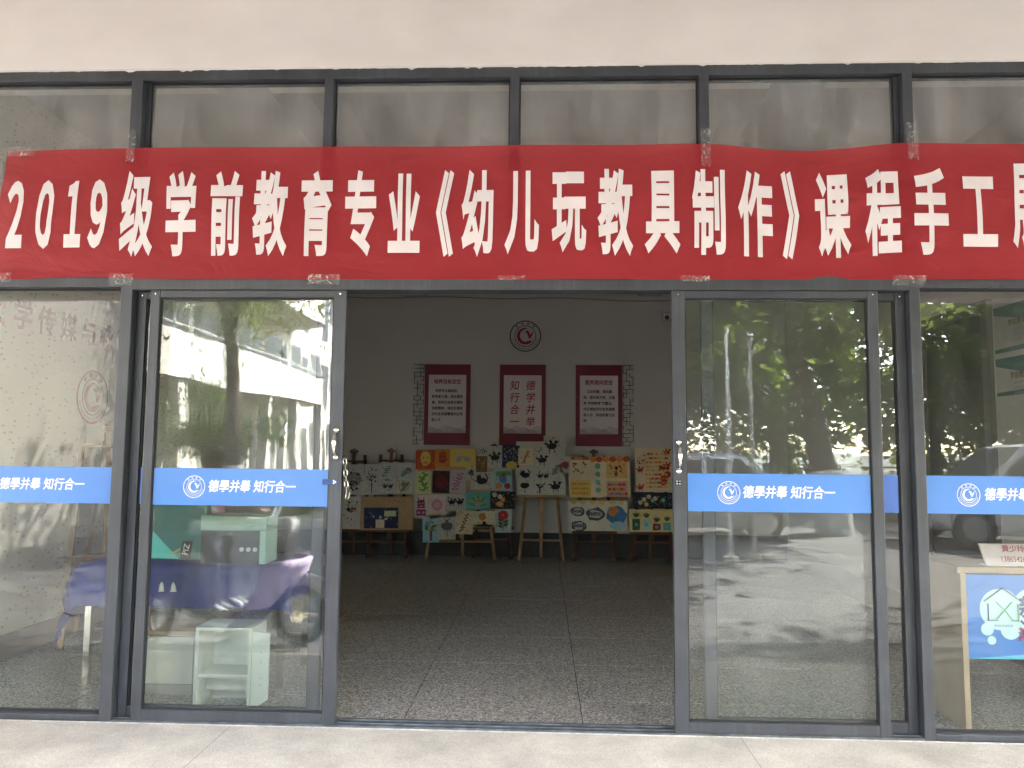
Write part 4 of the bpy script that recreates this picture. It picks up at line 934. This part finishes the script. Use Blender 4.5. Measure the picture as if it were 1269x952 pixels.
def tree(name, label, x, y, h0, r, rx, rz, z0, seed, mat, lean=(0,0), n_cl=85, per=110, size=.12, droop=0., cat='tree'):
    rr = random.Random(seed); t = thing(name, label, cat, (0,0,plaza_z), 'trees across the plaza'); WL[t.name] = Vector((0,0,0))
    me, cl = crown_mesh('crown', seed, rx, rz, z0, n_cl, per, size, mat, droop)
    mb = MB(); pts = []; rs = []; K = 9
    for i in range(K+1):
        s_ = i/K; pts.append((lean[0]*s_**1.3+.06*math.sin(5*s_+seed), lean[1]*s_+.05*math.cos(4*s_+seed), -.1+h0*s_)); rs.append(r*(1.25-.18*min(1, s_*4))*(1-.45*s_))
    mb.tube(pts, rs, 12); tr = link('trunk', mb.mesh('trunk', bark), t, smooth=True)
    top = Vector(pts[-1]); mid = Vector(pts[-3])
    order = sorted(range(len(cl)), key=lambda k: rr.random())[:9]
    for k in order:
        e_ = Vector(cl[k])+Vector((lean[0], lean[1], 0)); s0 = top if rr.random() < .6 else mid; b = MB(); m_ = (s0+e_)/2+Vector((rr.uniform(-.3,.3), rr.uniform(-.3,.3), .2))
        b.tube([s0-Vector((0,0,.15)), s0*.6+m_*.4, m_, e_], [r*.5, r*.4, r*.28, r*.08], 7); link('limb', b.mesh('limb', bark), t, smooth=True)
    link('crown', me, t, (lean[0], lean[1], 0))
    zz = [p for p in pts if p[2] < 1.25]; b = MB(); b.tube([(p[0],p[1],p[2]) for p in zz[:1]]+[(pts[0][0]*(1-f)+pts[2][0]*f, pts[0][1]*(1-f)+pts[2][1]*f, -.1+1.22*f) for f in (.5, 1)], [rs[0]*1.04, rs[0]*1.02, rs[1]*1.08], 12, cap=False)
    link('lime_wash', b.mesh('lime_wash', lime), t, smooth=True)
    t.location = (x, y, plaza_z); t.rotation_euler = (0,0,0)
    return t
T1 = tree('plane_tree', 'thick leaning tree with a broad crown beside the parked cars', 5.5, -10.6, 4.6, .27, 3.3, 2.7, 5.9, 11, leafs[1], (-.8, -.9), 110, 130, .12)
T2 = tree('plane_tree', 'straight dark trunked tree in front of the white balcony building', -6.35, -11.6, 5.0, .19, 2.4, 1.4, 6.3, 12, leafs[1], (-.35, -.3), 60, 100, .085, 1.7)
T3 = tree('plane_tree', 'full green tree behind the dark blue car', 15.8, -19.5, 4.2, .22, 4.4, 3.2, 5.8, 13, leafs[1], (.3,.2), 100, 120, .13)
T4 = tree('plane_tree', 'slim tree with a light crown behind the silver car', 1.6, -13.5, 4.4, .17, 3.6, 3.0, 5.6, 14, leafs[2], (-.4,0), 90, 120, .12)
T5 = tree('plane_tree', 'tall tree at the porch end shading the doors', 10.4, -5.2, 4.6, .25, 3.6, 2.3, 6.8, 15, leafs[0], (-.6,.2), 90, 120, .12)
T6 = tree('plane_tree', 'low bushy tree leaning out by the balcony building', -7.6, -13.6, 1.6, .10, 1.9, .95, 2.1, 16, leafs[2], (-.2,.3), 48, 90, .07, .5)
T7 = tree('plane_tree', 'dense low crowned tree behind the fence facing the right hand doors', 7.2, -20.5, 2.6, .2, 3.6, 2.9, 3.4, 17, leafs[0], (.2,0), 100, 120, .13)
for i, (x, y, src, sc_, rz, lab) in enumerate(((12.5,-21,T7,1.15,70,'dense low crowned tree behind the fence past the white car'), (2.2,-21.5,T7,1.1,160,'dense low crowned tree behind the fence past the silver car'), (-2.6,-22,T7,1.05,200,'dense low crowned tree facing the open doorway'),
        (9.4,-26,T4,1.5,30,'tall slim tree rising behind the low crowned ones'), (18.0,-20,T7,1.25,250,'dense low crowned tree at the end of the fence'), (20.5,-12.5,T4,1.2,90,'slim tree past the end of the car row'), (4.6,-27,T3,1.4,20,'tall full tree rising behind the fence'), (17.5,-5.5,T3,1.0,120,'full tree beyond the end of the porch'), (23.5,-16,T7,1.3,40,'dense low crowned tree past the end of the fence'))):
    c = copy_tree(src); c.location = (x, y, plaza_z-.02); c.scale = (sc_,)*3; c.rotation_euler = (0,0,R(rz)); c['label'] = lab
def shrub(x, y, r, seed, lab):
    t = thing('shrub', lab, 'shrub', (0,0,0), 'shrubs along the planting bed'); me, cl = crown_mesh('foliage', seed, r, r*.62, r*.6, 26, 60, .055, leafs[seed % 3]); link('foliage', me, t)
    b = MB()
    for k in range(5): b = MB(); b.tube([(0,0,-.05), tuple(Vector(cl[k])*.5), tuple(cl[k])], [.02,.014,.006], 5); link('stem', b.mesh('stem', bark), t)
    t.location = (x, y, plaza_z)
for i, (x, y, r, lab) in enumerate(((-8.0,-12.6,.75,'round shrub at the foot of the straight tree'), (-5.2,-12.9,.6,'small shrub right of the straight tree trunk'), (-7.2,-14.6,.8,'shrub under the low bushy tree'), (-4.2,-14.2,.7,'shrub between the planting bed and the plaza'))): shrub(x, y, r, 30+i, lab)
struct('planting_bed', MB().box(-13, -3.6, -19, -11.0, -.3, plaza_z+.06), M('soil', (.10,.085,.05), .95, (.06,.075,.03), 3))
struct('bed_kerb', MB().box(-13, -3.4, -10.99, -10.85, -.3, plaza_z+.14), M('kerb_stone', (.45,.43,.40), .9), bevel=.01)

# white building with curved balconies
bw = M('building_white', (.70,.66,.59), .8, (.64,.60,.53), 1.5); bd = M('window_dark', (.03,.032,.034), .4, spec=.25); bf = M('window_frame_grey', (.40,.385,.36), .5)
bld = thing('balcony_building', 'white three storey building with curved balcony parapets across the plaza', 'building', (-12,-20,plaza_z))
obj('wall', MB().box(-16, -10.7, -46, -11.5, -.3, 13.5), bw, bld)
obj('veil_block', MB().box(-15, -7.6, -9.7, -3.9, -.3, 13.5), M('veil_block_render', (.24,.225,.20), .85, (.22,.205,.18), 1.5), bld)  # added block, placed so its reflection lays a pale veil over the left pane
obj('veil_block_plinth', MB().box(-15, -7.56, -9.66, -3.86, -.3, .5), M('plinth_grey', (.35,.33,.30), .85), bld)
def slab_loop(xo, y0, y1, r, n=10):
    pts = [(-11, y0), (xo, y0)]
    for k in range(n+1):
        a = R(90)*k/n; pts.append((xo-r+r*math.cos(a), y1+r-r*math.sin(a)))
    pts.append((-11, y1)); return pts
def extrude(poly, z0, z1):
    n = len(poly); return MB().add([(x,y,z0) for x,y in poly]+[(x,y,z1) for x,y in poly], [tuple(range(n-1,-1,-1)), tuple(range(n,2*n))]+[(i,(i+1)%n,(i+1)%n+n,i+n) for i in range(n)])
for f in range(3):
    z = 3.1+3.3*f; pl_ = slab_loop(-9.0, -11.6, -28.5, 1.6); inn = slab_loop(-9.16, -11.76, -28.34, 1.45)
    obj('balcony_floor', extrude(pl_, z, z+.16), bw, bld)
    mb = MB()
    for i in range(1, len(pl_)-1):
        a, b, c, d = pl_[i], pl_[i+1], inn[i+1], inn[i]
        mb.add([(*a,z+.161),(*b,z+.161),(*c,z+.161),(*d,z+.161),(*a,z+1.15),(*b,z+1.15),(*c,z+1.15),(*d,z+1.15)], [(0,1,5,4),(2,3,7,6),(4,5,6,7),(1,2,6,5),(3,0,4,7)])
    par = obj('parapet', mb, bw, bld)
    rl = [((a[0]+c[0])/2, (a[1]+c[1])/2, z+1.32) for a, c in zip(pl_[1:-1], inn[1:-1])]
    ro = obj('handrail', MB().tube(rl, .03, 6), bf, par)
for f in range(4):
    z = (.0 if f == 0 else 3.26+3.3*(f-1))
    for k in range(10):
        y = -13.0-3.0*k
        wn_ = obj('window', MB().box(-10.72, -10.66, y-1.5, y, z+1.0, z+2.5), bf, bld); 
        for q in range(2): obj('pane', MB().box(-10.67, -10.652, y-1.44+.72*q, y-.06-.72*(1-q), z+1.06, z+2.44), bd, wn_)
        obj('door', MB().box(-10.72, -10.67, y-2.6, y-1.75, z, z+2.2), bd, bld)
for k in range(6): obj('column', MB().box(-9.45, -9.1, -12-3.1*k-.18, -12-3.1*k+.18, -.3, 3.099), bw, bld)
# cars
def car(label, x, y, rz, paint, suv=False):
    t = thing('parked_car', label, 'car', (0,0,0), 'cars parked across the plaza'); Ln, W2 = 4.5, .9; hr = 1.66 if suv else 1.45; zb = .98 if suv else .88
    secs = [(-2.25,.42,.66,.74),(-2.15,.28,.74,.84),(-1.6,.24,zb-.04,.9),(-.4,.22,zb,.9),(.9,.22,zb,.9),(1.9,.25,zb+.02,.88),(2.18,.30,zb-.08,.82),(2.25,.45,.70,.76)]
    mb = MB()
    for (xx, z0, z1, w2) in secs: mb.v += [(xx,-w2*.96,z0),(xx,-w2,(z0+z1)/2),(xx,-w2*.93,z1-.05),(xx,-w2*.8,z1),(xx,w2*.8,z1),(xx,w2*.93,z1-.05),(xx,w2,(z0+z1)/2),(xx,w2*.96,z0)]
    for i in range(len(secs)-1):
        for j in range(8): mb.f.append((i*8+j, i*8+(j+1)%8, (i+1)*8+(j+1)%8, (i+1)*8+j)); mb.m.append(0)
    mb.f += [tuple(range(7,-1,-1)), tuple(range(len(secs)*8-8, len(secs)*8))]; mb.m += [0,0]
    body = obj('body', mb, paint, t, bevel=.03, smooth=True)
    x0, x1, x2, x3 = (-1.35,-.55,1.5,2.05) if suv else (-1.2,-.35,1.15,1.95); dz = .03
    mb = MB(); 
    ring = [(x0,.82,zb-dz),(x1,.66,hr-.05),(x1+.25,.62,hr),(x2-.2,.62,hr),(x2,.65,hr-.05),(x3,.80,zb-dz)]
    for xx, w2, z in ring: mb.v += [(xx,-w2,z),(xx,w2,z)]
    for i in range(5): a = 2*i; mb.f.append((a,a+1,a+3,a+2)); mb.m.append(1 if i in (0,4) else 0)
    mb.f += [(0,2,4,6,8,10),(11,9,7,5,3,1)]; mb.m += [0,0]
    obj('roof', mb, [paint, bd], t)
    for sg_ in (-1,1):
        for a, b, c, d in ((x0+.25,x1+.12,x1+.75,x1+.72),(x1+.82,x1+.85,x2-.08,x3-.35)):
            lo_w, hi_w = .815, .672; obj('side_window', MB().add([(a,sg_*(lo_w-.005),zb+.03),(b,sg_*(hi_w+.008),hr-.09),(c,sg_*(hi_w+.008),hr-.09),(d,sg_*(lo_w-.005),zb+.03)], [(0,1,2,3) if sg_ < 0 else (3,2,1,0)]), bd, t)
        obj('mirror', MB().box(x0+.35, x0+.5, sg_*.92-.09*(sg_ < 0), sg_*.92+.09*(sg_ > 0), zb+.02, zb+.15), paint, t, bevel=.02)
        obj('headlight', MB().box(-2.235,-2.05,min(sg_*.5,sg_*.8),max(sg_*.5,sg_*.8),.58,.71), M('lamp_clear',(.7,.7,.7),.1), t, bevel=.02); obj('tail_light', MB().box(2.1,2.245,min(sg_*.5,sg_*.8),max(sg_*.5,sg_*.8),.66,.82), M('lamp_red',(.4,.02,.02),.2), t, bevel=.02)
        for xx in (-1.42, 1.42):
            wl = obj('wheel', MB().tube([(xx,sg_*.72,.32),(xx,sg_*.74,.32),(xx,sg_*.90,.32),(xx,sg_*.92,.32)], [.29,.32,.32,.28], 20), M('tyre',(.02,.02,.02),.8), t); obj('rim', MB().tube([(xx,sg_*.905,.32),(xx,sg_*.93,.32)], [.21,.19], 16), M('rim_alloy',(.5,.5,.5),.3,metal=.8), wl)
    obj('bumper', MB().box(-2.29,-2.12,-.76,.76,.30,.5), M('trim_black',(.03,.03,.03),.5), t, bevel=.03)
    t.location = (x, y, plaza_z); t.rotation_euler = (0,0,R(rz))
car('white car parked past the leaning tree', 8.4, -9.4, 4, M('paint_white', (.72,.72,.70), .22, spec=.6), True)
car('silver car parked beside the leaning tree', 2.3, -10.0, -3, M('paint_silver', (.35,.36,.37), .25, metal=.4))
car('dark blue car parked at the end of the car row', 13.0, -9.0, 0, M('paint_blue', (.03,.05,.10), .25, spec=.6))
car('black car parked far behind the silver car', -1.9, -15.4, 10, M('paint_black', (.02,.02,.022), .25, spec=.6))
# fence and poles across the plaza
fe = thing('railing_fence', 'dark metal railing fence behind the parked cars', 'fence', (6,-16.4,plaza_z)); fm = M('fence_dark', (.03,.035,.035), .5)
for k in range(14): obj('post', MB().box(-1+1.4*k-.03, -1+1.4*k+.03, -16.43, -16.37, -.3, 2.0), fm, fe)
for z in (.3, 1.0, 1.85): obj('rail', MB().box(-1, 17.2, -16.415, -16.385, z, z+.04), fm, fe)
for x, y, lab in ((2.55,-6.6,'slim white pole standing on the plaza beside the silver car'), (2.95,-6.9,'slim pale pole next to the white one on the plaza')):
    t = thing('flag_pole', lab, 'pole', (x,y,plaza_z)); obj('shaft', MB().tube([(x,y,plaza_z),(x,y,3.0)], [.03,.022], 10), bf if 'pale' in lab else white, t); obj('base', MB().tube([(x,y,plaza_z),(x,y,plaza_z+.1)], [.11,.09], 12), concrete, t); obj('finial', MB().tube([(x,y,3.0),(x,y,3.03),(x,y,3.06)], [.02,.04,.01], 8), steel, t)

# electric scooter with wind apron and its rider, crossing in front of the porch
SX, SY, SZ = -1.86, -2.0, plaza_z
scm = M('scooter_black', (.025,.025,.03), .3, spec=.6); lav = M('apron_lavender', (.66,.54,.76), .8, (.58,.46,.68), 8, .4, 18); apb = M('apron_blue', (.06,.08,.36), .8)
st = thing('electric_scooter', 'electric scooter with a lavender and blue quilted apron before the porch', 'scooter', (SX-.6, SY, SZ)); Z = lambda h: SZ+h
for xx, nm in ((SX,'front'), (SX-1.2,'rear')):
    wv = MB(); k = 24; n6 = 8
    for i in range(k):
        a = 2*math.pi*i/k
        for j in range(n6):
            b = 2*math.pi*j/n6; rr_ = .185+.04*math.cos(b); wv.v.append((xx+rr_*math.cos(a), SY+.045*math.sin(b), Z(.225)+rr_*math.sin(a)))
    for i in range(k):
        for j in range(n6): wv.f.append((i*n6+j, ((i+1)%k)*n6+j, ((i+1)%k)*n6+(j+1)%n6, i*n6+(j+1)%n6)); wv.m.append(0)
    wh = obj('wheel', wv, MATS['tyre'], st, smooth=True); obj('hub', MB().tube([(xx,SY-.06,Z(.225)),(xx,SY+.06,Z(.225))], .05, 12), steel, wh)
    for i in range(5):
        a = 2*math.pi*i/5; obj('spoke', MB().bar((xx,SY,Z(.225)), (xx+.155*math.cos(a),SY,Z(.225)+.155*math.sin(a)), .03, .02), MATS['rim_alloy'], wh)
mb = MB(); pts = [(SX-.30+.30*math.cos(R(a))+.30, SY, Z(.225)+.27*math.sin(R(a))) for a in range(20, 171, 15)]
for i in range(len(pts)-1): mb.bar(pts[i], pts[i+1], .11, .012, up=(0,1,0))
obj('mudguard', mb, M('chrome_white',(.7,.7,.72),.2), st)['kind'] = 'stuff'
obj('fork', MB().bar((SX,SY-.08,Z(.225)), (SX-.22,SY-.06,Z(.80)), .03).bar((SX,SY+.08,Z(.225)), (SX-.22,SY+.06,Z(.80)), .03), steel, st)
obj('body', MB().prism([(SX-.25,Z(.82)),(SX-.16,Z(.78)),(SX-.14,Z(.34)),(SX-.36,Z(.27)),(SX-.62,Z(.27)),(SX-.70,Z(.62)),(SX-1.45,Z(.70)),(SX-1.50,Z(.60)),(SX-1.38,Z(.48)),(SX-.98,Z(.30)),(SX-.72,Z(.18)),(SX-.34,Z(.18)),(SX-.05,Z(.40)),(SX-.10,Z(.84))], SY-.13, SY+.13), scm, st, bevel=.03)
obj('seat', MB().box(SX-1.42,SX-.66,SY-.14,SY+.14,Z(.69),Z(.78)), M('seat_black',(.02,.02,.02),.6), st, bevel=.04)
hb = obj('handlebar', MB().tube([(SX-.36,SY-.34,Z(1.0)),(SX-.28,SY-.2,Z(1.02)),(SX-.25,SY,Z(.95)),(SX-.28,SY+.2,Z(1.02)),(SX-.36,SY+.34,Z(1.0))], .016, 8), steel, st)
for sg_ in (-1,1):
    obj('grip', MB().tube([(SX-.36,SY+sg_*.36,Z(1.0)),(SX-.31,SY+sg_*.24,Z(1.015))], .022, 10), scm, hb); obj('mirror', MB().tube([(SX-.20,SY+sg_*.30,Z(1.17)),(SX-.185,SY+sg_*.30,Z(1.17))], [.06,.055], 12), steel, hb)
    obj('mirror_stalk', MB().tube([(SX-.27,SY+sg_*.2,Z(1.02)),(SX-.21,SY+sg_*.29,Z(1.14))], .007, 6), steel, hb)
obj('headlamp', MB().tube([(SX-.14,SY,Z(.9)),(SX-.07,SY,Z(.88))], [.09,.07], 14), MATS['lamp_clear'], st, smooth=True)
mb = MB(); nu, nv = 14, 10
for j in range(nv+1):
    for i in range(nu+1):
        u, v = i/nu-.5, j/nv
        mb.v.append((SX-.34+.42*v+.12*v*(1-v)*2-.26*(2*u)**2*(.4+.6*v)+.012*math.sin(i*2+j), SY+u*.66*(1+.15*v), Z(.16+.50*v)))
for j in range(nv):
    for i in range(nu): a = j*(nu+1)+i; mb.f.append((a,a+1,a+nu+2,a+nu+1)); mb.m.append(1 if j < 3 else 0)
ap = obj('wind_apron', mb, [lav, apb], st, smooth=True); sd = ap.modifiers.new('thick','SOLIDIFY'); sd.thickness = .03
def person():
    b = Vector((SX-1.05, SY, Z(.76)))
    J = {'pel':((-.05,0,.06),.15), 'ab':((-.03,0,.24),.145), 'ch':((.02,0,.46),.16), 'nk0':((.05,0,.60),.085), 'nk':((.07,0,.66),.055), 'hd0':((.09,0,.72),.075), 'hd':((.10,0,.80),.098), 'hd1':((.09,0,.87),.07)}
    E_ = [('pel','ab'),('ab','ch'),('ch','nk0'),('nk0','nk'),('nk','hd0'),('hd0','hd'),('hd','hd1')]
    for s_ in (-1,1):
        k = 'L' if s_ < 0 else 'R'
        J.update({k+'sh':((.04,s_*.19,.52),.065), k+'el':((.26,s_*.27,.30),.05), k+'wr':((.56,s_*.29,.235),.032), k+'pm':((.63,s_*.29,.23),.034), k+'hip':((.02,s_*.1,.02),.10), k+'kn':((.42,s_*.15,.0),.072), k+'an':((.42,s_*.13,-.46),.045), k+'ft':((.56,s_*.14,-.52),.042)})
        E_ += [('ch',k+'sh'),(k+'sh',k+'el'),(k+'el',k+'wr'),(k+'wr',k+'pm'),('pel',k+'hip'),(k+'hip',k+'kn'),(k+'kn',k+'an'),(k+'an',k+'ft')]
        for q, (dy, l) in enumerate(((-.03,.05),(-.01,.058),(.01,.055),(.03,.045))):
            J[k+'f%d' % q] = ((.67,s_*.29+dy,.222+.0),.011); J[k+'g%d' % q] = ((.685,s_*.29+dy,.222-l),.010); E_ += [(k+'pm',k+'f%d' % q),(k+'f%d' % q,k+'g%d' % q)]
        J[k+'t'] = ((.645,s_*.25,.20),.012); E_.append((k+'pm',k+'t'))
    tf = lambda p: (p[0]+.30*max(0, p[2]-.06), p[1], .06+(p[2]-.06)*.76) if p[2] > .06 and p[0] < .3 else p
    J = {k: (tf(p), r) for k, (p, r) in J.items()}
    names = list(J); me = bpy.data.meshes.new('person'); me.from_pydata([tuple(b+Vector(J[n][0])) for n in names], [(names.index(a), names.index(c)) for a, c in E_], [])
    o = bpy.data.objects.new('person', me); C.objects.link(o); WL[o.name] = Vector((0,0,0))
    sk = o.modifiers.new('skin','SKIN'); 
    if not me.skin_vertices: 
        bm = bmesh.new(); bm.from_mesh(me); bm.verts.layers.skin.verify(); bm.to_mesh(me); bm.free()
    for i, n in enumerate(names): r = J[n][1]; me.skin_vertices[0].data[i].radius = (r, r); me.skin_vertices[0].data[i].use_root = (i == 0)
    o.modifiers.new('sub','SUBSURF').levels = 1; o.modifiers['sub'].render_levels = 2
    dg = bpy.context.evaluated_depsgraph_get(); dg.update(); m2 = bpy.data.meshes.new_from_object(o.evaluated_get(dg))
    bpy.data.objects.remove(o); jm = M('jacket_black', (.022,.02,.024), .7, bump=.3, bscale=20); skn = M('skin', (.48,.29,.20), .55); jn = M('trousers_navy', (.03,.035,.06), .8); sho = M('shoe_white', (.6,.6,.6), .6)
    for m_ in (jm, skn, jn, sho): m2.materials.append(m_)
    for p in m2.polygons:
        c = p.center-b; p.use_smooth = True
        p.material_index = 1 if ((c.z > .50 and c.x > .2) or c.x > .565 and c.z > 0) else 3 if c.z < -.44 else 2 if c.z < .1 else 0
    o = bpy.data.objects.new('person', m2); C.objects.link(o); WL[o.name] = Vector((0,0,0)); tag(o, 'person in a black jacket riding the scooter, hands on the handlebar', 'person', kind='thing')
    hc = b+Vector(tf((.10,0,.80))); hm = bpy.data.meshes.new('hair'); bm = bmesh.new(); bmesh.ops.create_uvsphere(bm, u_segments=20, v_segments=14, radius=.118)
    for v in list(bm.verts):
        if v.co.z < -.02 and v.co.x > -.03: bm.verts.remove(v)
    for v in bm.verts: v.co = Vector((v.co.x*1.05-.012, v.co.y*.94, v.co.z*1.08+.02))+hc
    bm.to_mesh(hm); bm.free(); hm.materials.append(M('hair_black', (.012,.010,.010), .5)); ho = link('hair', hm, o, smooth=True)
    for s_ in (-1,1): obj('eye', MB().tube([tuple(hc+Vector((.088,s_*.034,.012))), tuple(hc+Vector((.099,s_*.034,.012)))], [.013,.008], 8), ink_dark, o); obj('ear', MB().tube([tuple(hc+Vector((0,s_*.09,-.03))), tuple(hc+Vector((0,s_*.105,0))), tuple(hc+Vector((0,s_*.095,.03)))], [.012,.018,.012], 6), skn, o)
    obj('nose', MB().tube([tuple(hc+Vector((.09,0,.01))), tuple(hc+Vector((.118,0,-.025)))], [.008,.014], 8), skn, o); obj('mouth', MB().box(hc.x+.088,hc.x+.098,hc.y-.024,hc.y+.024,hc.z-.055,hc.z-.047), ink_red, o)
person()
